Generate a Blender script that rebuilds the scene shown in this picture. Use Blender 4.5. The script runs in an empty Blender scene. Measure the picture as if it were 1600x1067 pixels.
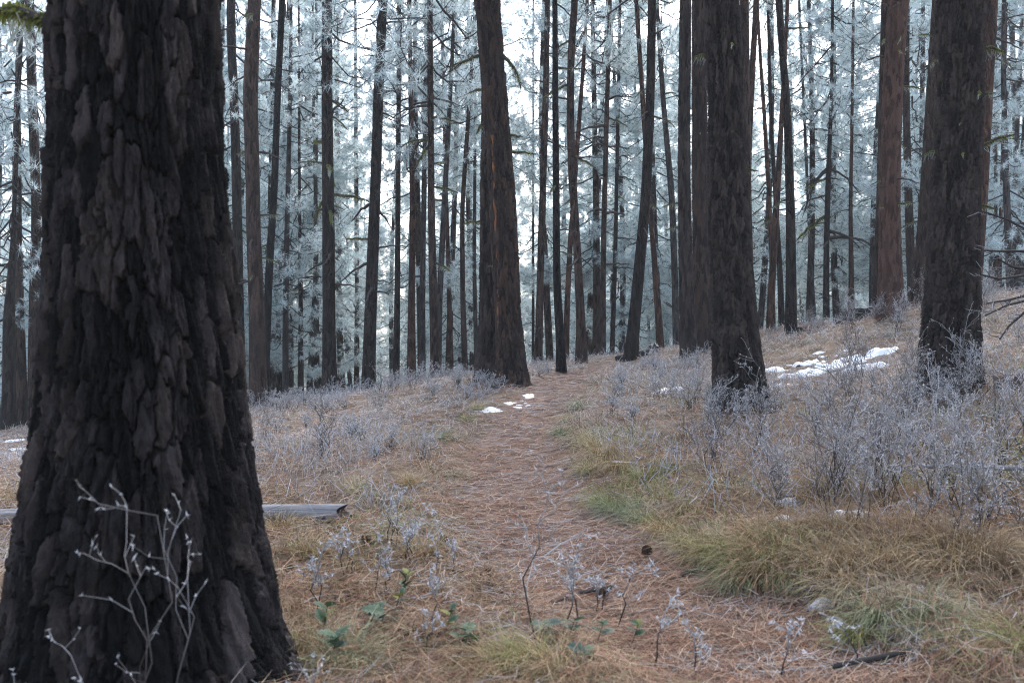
import bpy, math, random
import numpy as np
from mathutils import Vector, Matrix

rng = np.random.default_rng(7)
random.seed(7)
SC = bpy.context.scene
COL = SC.collection
R = math.radians

# ------------------------------------------------------------------ camera
CAMZ = 1.25
cam_d = bpy.data.cameras.new('camera'); cam = bpy.data.objects.new('camera', cam_d); COL.objects.link(cam)
cam.location = (0, 0, CAMZ); cam.rotation_euler = (R(90), 0, 0)
cam_d.lens = 35; cam_d.sensor_width = 36; cam_d.clip_start = 0.05; cam_d.clip_end = 2000
cam_d.dof.use_dof = True; cam_d.dof.focus_distance = 12.0; cam_d.dof.aperture_fstop = 4.0
SC.camera = cam
FPX = 1600 * 35 / 36

# ------------------------------------------------------------------ sky, sun, exposure
SUN_EL, SUN_AZ = R(48), R(20)
w = bpy.data.worlds.new('World'); SC.world = w; w.use_nodes = True
nt = w.node_tree; nt.nodes.clear()
sky = nt.nodes.new('ShaderNodeTexSky'); sky.sky_type = 'NISHITA'; sky.sun_disc = False
sky.sun_elevation = SUN_EL; sky.sun_rotation = SUN_AZ; sky.air_density = 1.0; sky.dust_density = 3.0; sky.ozone_density = 1.0
hs = nt.nodes.new('ShaderNodeHueSaturation'); hs.inputs['Saturation'].default_value = 0.78
bg = nt.nodes.new('ShaderNodeBackground'); bg.inputs['Strength'].default_value = 0.15
wo = nt.nodes.new('ShaderNodeOutputWorld')
nt.links.new(sky.outputs[0], hs.inputs['Color']); nt.links.new(hs.outputs[0], bg.inputs['Color']); nt.links.new(bg.outputs[0], wo.inputs['Surface'])
sl = bpy.data.lights.new('sun', 'SUN'); sl.energy = 1.5; sl.angle = R(25); sl.color = (1.0, 0.97, 0.93)
so = bpy.data.objects.new('sun', sl); COL.objects.link(so)
sd = Vector((math.sin(SUN_AZ) * math.cos(SUN_EL), math.cos(SUN_AZ) * math.cos(SUN_EL), math.sin(SUN_EL)))
so.rotation_euler = sd.to_track_quat('Z', 'Y').to_euler(); so.location = (0, 0, 60)
vs = SC.view_settings; vs.view_transform = 'Standard'; vs.look = 'None'; vs.exposure = 2.0; vs.gamma = 1.0; vs.use_curve_mapping = False
cy = SC.cycles
cy.use_denoising = True; cy.denoiser = 'OPENIMAGEDENOISE'; cy.denoising_prefilter = 'NONE'; cy.denoising_input_passes = 'RGB_ALBEDO_NORMAL'; cy.filter_width = 1.1; cy.use_adaptive_sampling = True; cy.adaptive_threshold = 0.01
cy.max_bounces = 6; cy.diffuse_bounces = 3; cy.glossy_bounces = 2; cy.transmission_bounces = 3; cy.volume_bounces = 1; cy.transparent_max_bounces = 8
cy.volume_step_rate = 4.0

# ------------------------------------------------------------------ noise
def hsh(ix, iy, s):
    v = np.sin(ix * 127.1 + iy * 311.7 + s * 74.7) * 43758.5453
    return v - np.floor(v)
def vnoise(x, y, s=0):
    ix, iy = np.floor(x), np.floor(y); fx, fy = x - ix, y - iy
    fx = fx * fx * (3 - 2 * fx); fy = fy * fy * (3 - 2 * fy)
    a = hsh(ix, iy, s); b = hsh(ix + 1, iy, s); c = hsh(ix, iy + 1, s); d = hsh(ix + 1, iy + 1, s)
    return (a * (1 - fx) + b * fx) * (1 - fy) + (c * (1 - fx) + d * fx) * fy
def fbm(x, y, s=0, o=3):
    r = 0; a = .5; t = 0
    for k in range(o):
        r = r + a * vnoise(x * 2 ** k, y * 2 ** k, s + k * 13); t += a; a *= .5
    return r / t
def sstep(a, b, x):
    t = np.clip((x - a) / (b - a), 0, 1); return t * t * (3 - 2 * t)

def at(px, py, Y):          # point of the place at distance Y along the view axis
    return ((px - 800) / FPX * Y, Y, CAMZ + (533.5 - py) / FPX * Y)

# ------------------------------------------------------------------ terrain height
CT = [(x, y, z) for y, z in ((-12, .0), (-4, 0), (0, 0), (2.2, 0), (3.6, .0)) for x, z in ((-4, -.12), (0, 0), (4, .12))]
CT += [at(*p) for p in (
    (835, 800, 6.3), (800, 700, 9), (835, 640, 11.5), (880, 600, 15), (930, 583, 18),
    (1100, 850, 5.25), (1600, 800, 6), (1600, 650, 9.3), (1590, 575, 11), (1481, 618, 10.5), (1161, 652, 10.5), (1300, 592, 14),
    (1393, 497, 17), (1236, 535, 20), (1205, 518, 23), (1433, 486, 20), (1600, 467, 20), (1076, 569, 18), (985, 562, 20),
    (908, 572, 20), (876, 581, 17), (1033, 551, 25), (1098, 552, 19), (800, 597, 14), (768, 590, 15),
    (575, 619, 24), (515, 621, 24), (403, 643, 21), (740, 597, 16), (680, 597, 24), (645, 603, 26),
    (25, 674, 25), (400, 750, 8), (480, 805, 6.7), (560, 680, 11.5), (420, 662, 15), (650, 640, 14), (0, 705, 18), (0, 820, 7),
    (1000, 700, 9), (1560, 462, 30), (1343, 505, 24))]
CT += [(-16, 42, -3.4), (-2, 42, -1.8), (12, 42, .3), (26, 32, 3.0), (26, 45, 2.0), (-27, 25, -3), (0, 64, -4.0), (25, 64, -2), (-30, 64, -6),
       (20, 10, 2.4), (-15, 6, -.9), (-16, -10, -.7), (16, -10, 1.2), (4, 33, .2), (-8, 33, -1.2)]
CT = np.array(CT)
def tps_k(d2):
    return np.where(d2 < 1e-12, 0, d2 * np.log(np.maximum(d2, 1e-12)) * .5)
_n = len(CT)
_K = tps_k(((CT[:, None, :2] - CT[None, :, :2]) ** 2).sum(-1)) + np.eye(_n) * 2.0
_P = np.c_[np.ones(_n), CT[:, :2]]
_A = np.block([[_K, _P], [_P.T, np.zeros((3, 3))]])
_W = np.linalg.solve(_A, np.r_[CT[:, 2], 0, 0, 0])
PY = np.array([-10, 0, 2, 3.6, 5.0, 6.3, 9, 11.5, 15, 18, 21, 26])
PX = np.array([3.5, 2.1, 1.45, .95, .42, .12, .0, .25, .78, 1.5, 2.6, 5.5])
PH = np.array([.6, .55, .52, .52, .6, .5, .44, .44, .46, .5, .5, .5])
def pathx(y):
    return .25 * np.interp(y - .8, PY, PX) + .5 * np.interp(y, PY, PX) + .25 * np.interp(y + .8, PY, PX)
def pathd(x, y):            # distance from the trail's middle in half-widths
    return np.abs(x - pathx(y)) / np.interp(y, PY, PH)
def height(x, y):
    x = np.asarray(x, float); y = np.asarray(y, float); sh = np.broadcast(x, y).shape
    x = np.broadcast_to(x, sh).ravel(); y = np.broadcast_to(y, sh).ravel()
    cx = np.clip(x, -32, 30); cyy = np.clip(y, -12, 66)
    z = np.empty(len(x))
    for i in range(0, len(x), 40000):
        a, b = cx[i:i + 40000], cyy[i:i + 40000]
        z[i:i + 40000] = tps_k((a[:, None] - CT[None, :, 0]) ** 2 + (b[:, None] - CT[None, :, 1]) ** 2) @ _W[:_n] + _W[_n] + _W[_n + 1] * a + _W[_n + 2] * b
    far = sstep(60, 160, np.hypot(x, y))
    z = z * (1 - far) + (-5 + 3 * fbm(x * .012, y * .012, 5)) * far
    pd = pathd(x, y)
    off = sstep(.7, 1.5, pd)
    z = z + off * (.055 + .11 * (fbm(x * .9, y * .9, 1) - .5) + .06 * (fbm(x * 3.1, y * 3.1, 2) - .5))
    z = z + (1 - off) * .018 * (fbm(x * 3, y * 3, 3) - .5) - .02 * (1 - sstep(.3, 1.0, pd))
    return z.reshape(sh)
def hz(x, y): return float(height(np.array([x]), np.array([y]))[0])
def ground_at(px, py):      # march the view ray down to the terrain
    ys = np.arange(2.0, 32, .02)
    xs = (px - 800) / FPX * ys; zs = CAMZ + (533.5 - py) / FPX * ys
    k = np.argmax(zs < height(xs, ys))
    return float(xs[k]), float(ys[k]), float(height(xs[k:k + 1], ys[k:k + 1])[0])

# ------------------------------------------------------------------ materials
def mat(name):
    m = bpy.data.materials.new(name); m.use_nodes = True
    n = m.node_tree; b = n.nodes['Principled BSDF']
    b.inputs['Specular IOR Level'].default_value = .2; b.inputs['Roughness'].default_value = .85
    return m, n, b
def node(n, t, **k):
    o = n.nodes.new(t)
    for a, v in k.items(): setattr(o, a, v)
    return o
def ramp(n, fac, stops):
    r = node(n, 'ShaderNodeValToRGB'); e = r.color_ramp.elements
    while len(e) < len(stops): e.new(.5)
    for q, (p, c) in zip(e, stops): q.position = p; q.color = (*c, 1)
    n.links.new(fac, r.inputs[0]); return r.outputs[0]
def mixc(n, f, a, b, mode='MIX'):
    m = node(n, 'ShaderNodeMix', data_type='RGBA', blend_type=mode)
    for s, v in (('Factor', f), ('A', a), ('B', b)):
        i = [q for q in m.inputs if q.name == s and (q.type == 'VALUE' if s == 'Factor' else q.type == 'RGBA')][0]
        if isinstance(v, (int, float)): i.default_value = v
        elif isinstance(v, tuple): i.default_value = (*v, 1)
        else: n.links.new(v, i)
    return [q for q in m.outputs if q.type == 'RGBA'][0]
def mathn(n, op, a, b=0.0):
    m = node(n, 'ShaderNodeMath', operation=op)
    for i, v in enumerate((a, b)):
        if isinstance(v, (int, float)): m.inputs[i].default_value = v
        else: n.links.new(v, m.inputs[i])
    return m.outputs[0]
def noise(n, vec, scale, detail=4, rough=.6, dist=0.0):
    t = node(n, 'ShaderNodeTexNoise'); t.inputs['Scale'].default_value = scale; t.inputs['Detail'].default_value = detail
    t.inputs['Roughness'].default_value = rough; t.inputs['Distortion'].default_value = dist
    if vec is not None: n.links.new(vec, t.inputs['Vector'])
    return t.outputs[0]

def m_attr(name, rough=.9, trans=0.0):     # colour carried by each blade / twig itself
    m, n, b = mat(name); a = node(n, 'ShaderNodeAttribute', attribute_name='Col')
    n.links.new(a.outputs['Color'], b.inputs['Base Color']); b.inputs['Roughness'].default_value = rough
    if trans:
        t = node(n, 'ShaderNodeBsdfTranslucent'); n.links.new(a.outputs['Color'], t.inputs['Color'])
        mx = node(n, 'ShaderNodeMixShader'); mx.inputs[0].default_value = trans
        n.links.new(b.outputs[0], mx.inputs[1]); n.links.new(t.outputs[0], mx.inputs[2])
        n.links.new(mx.outputs[0], n.nodes['Material Output'].inputs['Surface'])
    return m
M_BLADE = m_attr('dry_blades', .85, .15)
M_NEEDLE = m_attr('fallen_needles', .8)
M_TWIG = m_attr('frosted_twig', .8)
M_FOL = m_attr('frosted_needles', .7, .5)
M_MOSS = m_attr('moss', .95, .1)
M_LEAF = m_attr('leaf', .55, .2)

def m_bark(name, c1, c2, c3, scale=1.0, bump=.9):
    m, n, b = mat(name)
    tc = node(n, 'ShaderNodeTexCoord'); oi = node(n, 'ShaderNodeObjectInfo')
    add = node(n, 'ShaderNodeVectorMath', operation='ADD')
    sc_ = node(n, 'ShaderNodeVectorMath', operation='SCALE'); sc_.inputs['Scale'].default_value = 37.0
    cmb = node(n, 'ShaderNodeCombineXYZ'); n.links.new(oi.outputs['Random'], cmb.inputs[0]); n.links.new(oi.outputs['Random'], cmb.inputs[2])
    n.links.new(cmb.outputs[0], sc_.inputs[0]); n.links.new(tc.outputs['Object'], add.inputs[0]); n.links.new(sc_.outputs[0], add.inputs[1])
    mp = node(n, 'ShaderNodeMapping'); mp.inputs['Scale'].default_value = (18 * scale, 18 * scale, 4.2 * scale); n.links.new(add.outputs[0], mp.inputs['Vector'])
    nz = node(n, 'ShaderNodeTexNoise'); nz.inputs['Scale'].default_value = 1.2; nz.inputs['Detail'].default_value = 3; n.links.new(mp.outputs[0], nz.inputs['Vector'])
    wv = node(n, 'ShaderNodeVectorMath', operation='MULTIPLY_ADD'); wv.inputs[1].default_value = (.9, .9, .9)
    n.links.new(nz.outputs['Color'], wv.inputs[0]); n.links.new(mp.outputs[0], wv.inputs[2])
    v = node(n, 'ShaderNodeTexVoronoi', feature='DISTANCE_TO_EDGE'); v.inputs['Scale'].default_value = 1.0; n.links.new(wv.outputs[0], v.inputs['Vector'])
    v2 = node(n, 'ShaderNodeTexVoronoi', feature='F1'); v2.inputs['Scale'].default_value = 1.0; n.links.new(wv.outputs[0], v2.inputs['Vector'])
    sep = node(n, 'ShaderNodeSeparateColor'); n.links.new(v2.outputs['Color'], sep.inputs[0])
    fine = noise(n, mp.outputs[0], 5.0, 5, .7)
    big = noise(n, add.outputs[0], 1.1, 3, .5)
    t = mathn(n, 'ADD', mathn(n, 'MULTIPLY', sep.outputs[0], .55), mathn(n, 'MULTIPLY', fine, .5))
    col = ramp(n, t, [(.32, tuple(q * .6 for q in c1)), (.5, c2), (.74, c3)])
    col = mixc(n, mathn(n, 'MULTIPLY', ramp(n, big, [(.42, (0, 0, 0)), (.62, (1, 1, 1))]), .55), col, c1)
    n.links.new(col, b.inputs['Base Color'])
    h = mathn(n, 'ADD', mathn(n, 'MINIMUM', mathn(n, 'MULTIPLY', v.outputs['Distance'], 3.2), .75), mathn(n, 'MULTIPLY', fine, .35))
    bp = node(n, 'ShaderNodeBump'); bp.inputs['Strength'].default_value = bump; bp.inputs['Distance'].default_value = .07
    n.links.new(h, bp.inputs['Height']); n.links.new(bp.outputs[0], b.inputs['Normal'])
    return m
BARK = {
    'dark': m_bark('bark_dark', (0.0148, 0.0119, 0.0114), (0.0298, 0.0228, 0.0209), (0.0520, 0.0407, 0.0357)),
    'red': m_bark('bark_red', (0.0406, 0.0222, 0.0177), (0.0850, 0.0445, 0.0327), (0.1307, 0.0705, 0.0510), 1.1),
    'brown': m_bark('bark_brown', (0.0294, 0.0203, 0.0177), (0.0588, 0.0378, 0.0307), (0.0980, 0.0640, 0.0510)),
    'grey': m_bark('bark_grey', (0.0392, 0.0340, 0.0340), (0.0686, 0.0602, 0.0588), (0.1079, 0.0980, 0.0967), 1.1),
    'char': m_bark('bark_char', (0.0069, 0.0064, 0.0069), (0.0129, 0.0119, 0.0124), (0.0298, 0.0272, 0.0272), 1.2),
}
def m_relief_bark(name, c_char, stops, charred=.5):     # for trunks whose plates are modelled: colour by plate only
    m, n, b = mat(name)
    a = node(n, 'ShaderNodeAttribute', attribute_name='plate')
    tc = node(n, 'ShaderNodeTexCoord'); mp = node(n, 'ShaderNodeMapping'); mp.inputs['Scale'].default_value = (1, 1, .28); n.links.new(tc.outputs['Object'], mp.inputs['Vector'])
    f = noise(n, mp.outputs[0], 45, 8, .82); g = noise(n, tc.outputs['Object'], 2.3, 4, .6); f2 = noise(n, mp.outputs[0], 140, 4, .7)
    t = mathn(n, 'ADD', mathn(n, 'MULTIPLY', a.outputs['Fac'], .50), mathn(n, 'MULTIPLY', mathn(n, 'ADD', f, mathn(n, 'MULTIPLY', mathn(n, 'SUBTRACT', f2, .5), .8)), .62))
    col = ramp(n, t, stops)
    col = mixc(n, mathn(n, 'MULTIPLY', ramp(n, g, [(.40, (1, 1, 1)), (.60, (0, 0, 0))]), charred), col, c_char)
    n.links.new(col, b.inputs['Base Color'])
    bp = node(n, 'ShaderNodeBump'); bp.inputs['Strength'].default_value = 1.0; bp.inputs['Distance'].default_value = .022
    n.links.new(mathn(n, 'ADD', f, mathn(n, 'MULTIPLY', f2, .4)), bp.inputs['Height']); n.links.new(bp.outputs[0], b.inputs['Normal'])
    b.inputs['Roughness'].default_value = .8
    return m
RELIEF = {
    'fore': m_relief_bark('bark_plates_charred', (.0038, .0036, .0038), [(.40, (.0045, .0042, .0045)), (.50, (.012, .010, .010)), (.58, (.036, .030, .030)), (.68, (.072, .062, .066)), (.80, (.095, .070, .058)), (.92, (.14, .13, .14))], .8),
    'dark': m_relief_bark('bark_plates_dark', (0.0111, 0.0092, 0.0089), [(.3, (0.0118, 0.0096, 0.0092)), (.46, (0.0296, 0.0229, 0.0215)), (.6, (0.0518, 0.0414, 0.0385)), (.8, (0.0777, 0.0577, 0.0488)), (.92, (0.0962, 0.0851, 0.0851))], .28),
    'warm': m_relief_bark('bark_plates_warm', (0.0163, 0.0118, 0.0107), [(.3, (0.0148, 0.0111, 0.0104)), (.46, (0.0370, 0.0266, 0.0237)), (.62, (0.0607, 0.0444, 0.0385)), (.88, (0.0999, 0.0548, 0.0370))], .3),
    'red': m_relief_bark('bark_plates_red', (0.0407, 0.0207, 0.0155), [(.3, (0.0333, 0.0185, 0.0148)), (.46, (0.0777, 0.0422, 0.0326)), (.66, (0.1147, 0.0666, 0.0518)), (.9, (0.1480, 0.0925, 0.0740))], .15),
}
def m_ground(name, stops, frost):
    m, n, b = mat(name); tc = node(n, 'ShaderNodeTexCoord')
    a = noise(n, tc.outputs['Object'], 1.3, 5, .6); f = noise(n, tc.outputs['Object'], 26, 6, .75); g = noise(n, tc.outputs['Object'], 6, 4, .6)
    col = ramp(n, mathn(n, 'ADD', mathn(n, 'MULTIPLY', a, .5), mathn(n, 'MULTIPLY', f, .55)), stops)
    fr = ramp(n, mathn(n, 'ADD', mathn(n, 'MULTIPLY', g, .6), mathn(n, 'MULTIPLY', f, .4)), [(.5, (0, 0, 0)), (.68, (1, 1, 1))])
    col = mixc(n, mathn(n, 'MULTIPLY', fr, frost), col, (.50, .50, .53))
    n.links.new(col, b.inputs['Base Color'])
    bp = node(n, 'ShaderNodeBump'); bp.inputs['Strength'].default_value = .7; bp.inputs['Distance'].default_value = .03
    n.links.new(f, bp.inputs['Height']); n.links.new(bp.outputs[0], b.inputs['Normal'])
    return m
M_GROUND = m_ground('forest_floor', [(.3, (.055, .038, .026)), (.5, (.13, .09, .06)), (.7, (.22, .16, .11))], .35)
M_PATH = m_ground('trodden_needles', [(.3, (.07, .043, .032)), (.5, (.14, .088, .066)), (.72, (.22, .15, .115))], .35)
def m_snow():
    m, n, b = mat('snow'); tc = node(n, 'ShaderNodeTexCoord')
    f = noise(n, tc.outputs['Object'], 30, 5, .7)
    n.links.new(ramp(n, f, [(.22, (.66, .69, .73)), (.42, (.90, .91, .93))]), b.inputs['Base Color'])
    b.inputs['Roughness'].default_value = .7; b.inputs['Subsurface Weight'].default_value = .0
    bp = node(n, 'ShaderNodeBump'); bp.inputs['Strength'].default_value = .5; bp.inputs['Distance'].default_value = .01
    n.links.new(f, bp.inputs['Height']); n.links.new(bp.outputs[0], b.inputs['Normal']); return m
M_SNOW = m_snow()
def m_wood(name, c1, c2):
    m, n, b = mat(name); tc = node(n, 'ShaderNodeTexCoord'); mp = node(n, 'ShaderNodeMapping'); mp.inputs['Scale'].default_value = (3, 60, 60); n.links.new(tc.outputs['Object'], mp.inputs['Vector'])
    f = noise(n, mp.outputs[0], 1.0, 6, .7)
    n.links.new(ramp(n, f, [(.3, c1), (.65, c2)]), b.inputs['Base Color'])
    bp = node(n, 'ShaderNodeBump'); bp.inputs['Strength'].default_value = .8; bp.inputs['Distance'].default_value = .01
    n.links.new(f, bp.inputs['Height']); n.links.new(bp.outputs[0], b.inputs['Normal']); return m
M_WOOD = m_wood('weathered_wood', (.09, .085, .085), (.30, .29, .30))
M_WOODR = m_wood('red_rotten_wood', (.05, .034, .027), (.15, .10, .08))
M_WOODB = m_wood('burnt_wood', (.012, .011, .011), (.05, .045, .042))

# ------------------------------------------------------------------ mesh helpers
class MB:
    def __init__(s): s.v = []; s.f = []; s.c = []; s.n = 0
    def add(s, v, f, c=None):
        v = np.asarray(v, float).reshape(-1, 3); s.v.append(v)
        for q in (f if isinstance(f, list) else [f]): s.f.append(np.asarray(q) + s.n)
        c = np.ones((len(v), 3)) if c is None else np.broadcast_to(np.asarray(c, float), (len(v), 3)); s.c.append(c); s.n += len(v)
    def tubes(s, P, r, k=3, c=None):            # P (B,n,3) centre lines, r (B,n), c (B,n,3)
        P = np.asarray(P, float); B, n, _ = P.shape; r = np.broadcast_to(np.asarray(r, float), (B, n))
        T = np.gradient(P, axis=1); T /= np.linalg.norm(T, axis=2, keepdims=True) + 1e-9
        ref = np.zeros((B, 1, 3)); m = np.abs(T.mean(1)[:, 2]) > .8; ref[m, 0, 0] = 1; ref[~m, 0, 2] = 1
        S = np.cross(T, np.broadcast_to(ref, T.shape)); S /= np.linalg.norm(S, axis=2, keepdims=True) + 1e-9; U = np.cross(S, T)
        a = np.arange(k) * 2 * np.pi / k
        V = P[:, :, None] + r[:, :, None, None] * (np.cos(a)[None, None, :, None] * S[:, :, None] + np.sin(a)[None, None, :, None] * U[:, :, None])
        i = np.arange(B)[:, None, None] * n * k + np.arange(n - 1)[None, :, None] * k; j = np.arange(k)[None, None, :]; j2 = (j + 1) % k
        F = np.stack([i + j, i + j2, i + k + j2, i + k + j], -1).reshape(-1, 4)
        cc = None if c is None else np.repeat(np.broadcast_to(c, (B, n, 3))[:, :, None], k, 2).reshape(-1, 3)
        s.add(V, F, cc)
    def ribbons(s, P, wd, side, c):              # flat blades, P (B,n,3), wd (B,n), side (B,3), c (B,n,3)
        B, n, _ = P.shape
        V = np.stack([P - wd[..., None] * side[:, None] * .5, P + wd[..., None] * side[:, None] * .5], 2)
        i = np.arange(B)[:, None] * n * 2 + np.arange(n - 1)[None] * 2
        F = np.stack([i, i + 1, i + 3, i + 2], -1).reshape(-1, 4)
        s.add(V, F, np.repeat(np.broadcast_to(c, (B, n, 3))[:, :, None], 2, 2).reshape(-1, 3))
    def mesh(s, name, smooth=False, attr=True):
        v = np.concatenate(s.v); me = bpy.data.meshes.new(name)
        loops = np.concatenate([q.ravel() for q in s.f]); tot = np.concatenate([np.full(len(q), q.shape[1]) for q in s.f])
        me.vertices.add(len(v)); me.vertices.foreach_set('co', v.ravel())
        me.loops.add(len(loops)); me.loops.foreach_set('vertex_index', loops.astype(np.int32))
        me.polygons.add(len(tot)); me.polygons.foreach_set('loop_start', np.r_[0, np.cumsum(tot)[:-1]].astype(np.int32))
        me.update(calc_edges=True); me.validate()
        if smooth: me.polygons.foreach_set('use_smooth', np.ones(len(me.polygons), bool))
        if attr:
            c = np.concatenate(s.c); at_ = me.attributes.new('Col', 'FLOAT_COLOR', 'POINT'); at_.data.foreach_set('color', np.c_[c, np.ones(len(c))].ravel())
        return me
def link(name, me, material=None, parent=None, loc=(0, 0, 0), rot=(0, 0, 0), scale=(1, 1, 1)):
    o = bpy.data.objects.new(name, me); COL.objects.link(o)
    if material is not None and me is not None and not me.materials: me.materials.append(material)
    o.location = loc; o.rotation_euler = rot; o.scale = scale
    if parent is not None: o.parent = parent
    return o
def tag(o, label=None, cat=None, group=None, kind=None):
    for k, v in (('label', label), ('category', cat), ('group', group), ('kind', kind)):
        if v: o[k] = v
    return o
def unit(v): return v / (np.linalg.norm(v, axis=-1, keepdims=True) + 1e-9)

# ------------------------------------------------------------------ ground and path
def graded(lo, hi, fine_lo, fine_hi, d, growth=1.09):
    a = list(np.arange(fine_lo, fine_hi, d)); s = d
    while a[-1] < hi: s *= growth; a.append(a[-1] + s)
    s = d
    while a[0] > lo: s *= growth; a.insert(0, a[0] - s)
    return np.array(a)
gx = graded(-420, 420, -4, 6, .1, 1.08); gy = graded(-60, 600, 2.4, 12, .1, 1.06)
X, Y = np.meshgrid(gx, gy); Z = height(X, Y)
g = MB(); nx, ny = len(gx), len(gy)
i = (np.arange(ny - 1)[:, None] * nx + np.arange(nx - 1)[None]).ravel()
g.add(np.stack([X, Y, Z], -1), np.stack([i, i + 1, i + nx + 1, i + nx], -1))
tag(link('ground', g.mesh('ground', True, False), M_GROUND), kind='structure')
py_ = np.arange(1.2, 23.5, .07); tt = np.linspace(-1, 1, 19)
hw = np.interp(py_, PY, PH)[:, None] * (1.02 + .16 * (fbm(py_ * 1.7, py_ * 0 + 3, 9)[:, None] - .5))
X = pathx(py_)[:, None] + tt[None] * hw + .10 * (fbm(py_ * 2.2, py_ * 0, 4)[:, None] - .5); Y = np.broadcast_to(py_[:, None], X.shape)
Zp = height(X, Y) + .008 - .03 * np.clip((np.abs(tt)[None] - .82) / .18, 0, 1)
g = MB(); n_, k_ = X.shape; i = (np.arange(n_ - 1)[:, None] * k_ + np.arange(k_ - 1)[None]).ravel()
g.add(np.stack([X, Y, Zp], -1), np.stack([i, i + 1, i + k_ + 1, i + k_], -1))
tag(link('path', g.mesh('path', True, False), M_PATH), kind='structure')

# ------------------------------------------------------------------ crowns (shared between trees)
FROST_A = np.array([.82, .93, .96]); FROST_B = np.array([.11, .165, .17])
def crown_mesh(seed, z0, L, rad, nbr, ns=11, nt=4, needles=14, shape='tall', frost=.62, bare=0.0, ln=.19):
    r = np.random.default_rng(seed); m = MB()
    t = np.sort(r.random(nbr) ** (1.45 if shape == 'tall' else .9)); h = z0 + t * (L - z0 - .4)
    az = np.arange(nbr) * 2.4 + r.normal(0, .5, nbr)
    if shape == 'tall': ln_b = rad * (.55 + .45 * np.sin(np.clip(t * 1.25 + .12, 0, 1) * np.pi) ** .7) * (1 - .62 * t ** 2.2)
    else: ln_b = rad * (1 - t) ** .75 + .25
    ln_b = ln_b * r.uniform(.6, 1.15, nbr)
    el = np.where(shape == 'tall', -.30 + .95 * t, -.05 + .7 * t) + r.normal(0, .16, nbr)
    n = 7; s = np.linspace(0, 1, n)
    d = np.stack([np.cos(az), np.sin(az), np.zeros(nbr)], -1)
    rise = np.sin(el)[:, None] * s + (.20 * s ** 2.5 - .16 * np.sin(s * np.pi))
    P = d[:, None] * (ln_b[:, None] * s * np.cos(el)[:, None])[..., None]; P[..., 2] = h[:, None] + rise * ln_b[:, None]
    P[:, 1:] += r.normal(0, .03, (nbr, n - 1, 3)) * ln_b[:, None, None]
    rr = (.008 + .006 * ln_b)[:, None] * (1 - .8 * s) + .003
    cb = np.array([.055, .048, .046])
    m.tubes(P, rr, 4, cb * np.ones((nbr, n, 3)))
    live = r.random(nbr) > bare
    # secondary twigs
    ts = r.uniform(.28, 1.0, (nbr, ns)); ts[:, 0] = 1.0
    idx = ts * (n - 1); i0 = np.minimum(idx.astype(int), n - 2); f = (idx - i0)[..., None]
    B = np.take_along_axis(P, i0[..., None], 1) * (1 - f) + np.take_along_axis(P, i0[..., None] + 1, 1) * f
    sgn = np.where(r.random((nbr, ns)) < .5, -1, 1) * r.uniform(.35, 1.25, (nbr, ns)); sgn[:, 0] *= .2
    a2 = az[:, None] + sgn; el2 = r.normal(.18, .35, (nbr, ns))
    D = np.stack([np.cos(a2) * np.cos(el2), np.sin(a2) * np.cos(el2), np.sin(el2)], -1)
    l2 = (.25 + .30 * ln_b[:, None] * (1.15 - .75 * ts)) * r.uniform(.6, 1.2, (nbr, ns))
    ok = (live[:, None] & np.ones((1, ns), bool)).ravel()
    B = B.reshape(-1, 3)[ok]; D = D.reshape(-1, 3)[ok]; l2 = l2.ravel()[ok]
    s4 = np.linspace(0, 1, 4)
    Q = B[:, None] + D[:, None] * (l2[:, None] * s4)[..., None]; Q[..., 2] += (-.22 * np.sin(s4 * np.pi) + .10 * s4 ** 2) * l2[:, None]
    Q[:, 1:] += r.normal(0, .035, Q[:, 1:].shape) * l2[:, None, None]
    m.tubes(Q, .009 * (1 - .7 * s4) + .002, 3, np.array([.075, .07, .07]) * np.ones((len(Q), 4, 3)))
    # tufts of needles
    tq = r.uniform(.3, 1.0, (len(Q), nt)); tq[:, 0] = 1.0
    idx = tq * 3; i0 = np.minimum(idx.astype(int), 2); f = (idx - i0)[..., None]
    C = np.take_along_axis(Q, i0[..., None], 1) * (1 - f) + np.take_along_axis(Q, i0[..., None] + 1, 1) * f
    off = unit(r.normal(0, 1, C.shape)) * r.uniform(.0, .16, C.shape[:2])[..., None]; off[:, 0] = 0
    C = (C + off).reshape(-1, 3); A = np.repeat(D, nt, 0)
    A = unit(A * .8 + np.array([0, 0, .35]) + r.normal(0, .35, A.shape)); T = len(C)
    nd = unit(r.normal(0, 1, (T, needles, 3)) + A[:, None] * .75)
    l = ln * r.uniform(.65, 1.15, (T, needles)) * r.uniform(.75, 1.2, (T, 1))
    sd_ = unit(np.cross(nd, r.normal(0, 1, nd.shape))); wdt = r.uniform(.008, .016, (T, needles)) * (15 / needles) ** .4
    p0 = C[:, None] + nd * .012
    V = np.stack([p0 - sd_ * wdt[..., None] * .5, p0 + sd_ * wdt[..., None] * .5, p0 + nd * l[..., None]], 2)
    fr = np.clip(frost + .10 + r.normal(0, .26, (T, 1)) + r.normal(0, .20, (T, needles)), .02, 1)
    c = FROST_B + (FROST_A - FROST_B) * fr[..., None]
    V[..., 2] -= (l ** 2 * .8)[..., None] * np.array([0, 0, 1])
    m.add(V, np.arange(T * needles * 3).reshape(-1, 3), np.repeat(c[:, :, None], 3, 2).reshape(-1, 3))
    return m.mesh('crown')
HIGH = [crown_mesh(11, 0, 12, 2.7, 28, 8, 4, 22, frost=.66, bare=.2), crown_mesh(12, 0, 11, 2.3, 26, 8, 4, 22, frost=.6, bare=.2)]   # crowns over the near trunks
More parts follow.
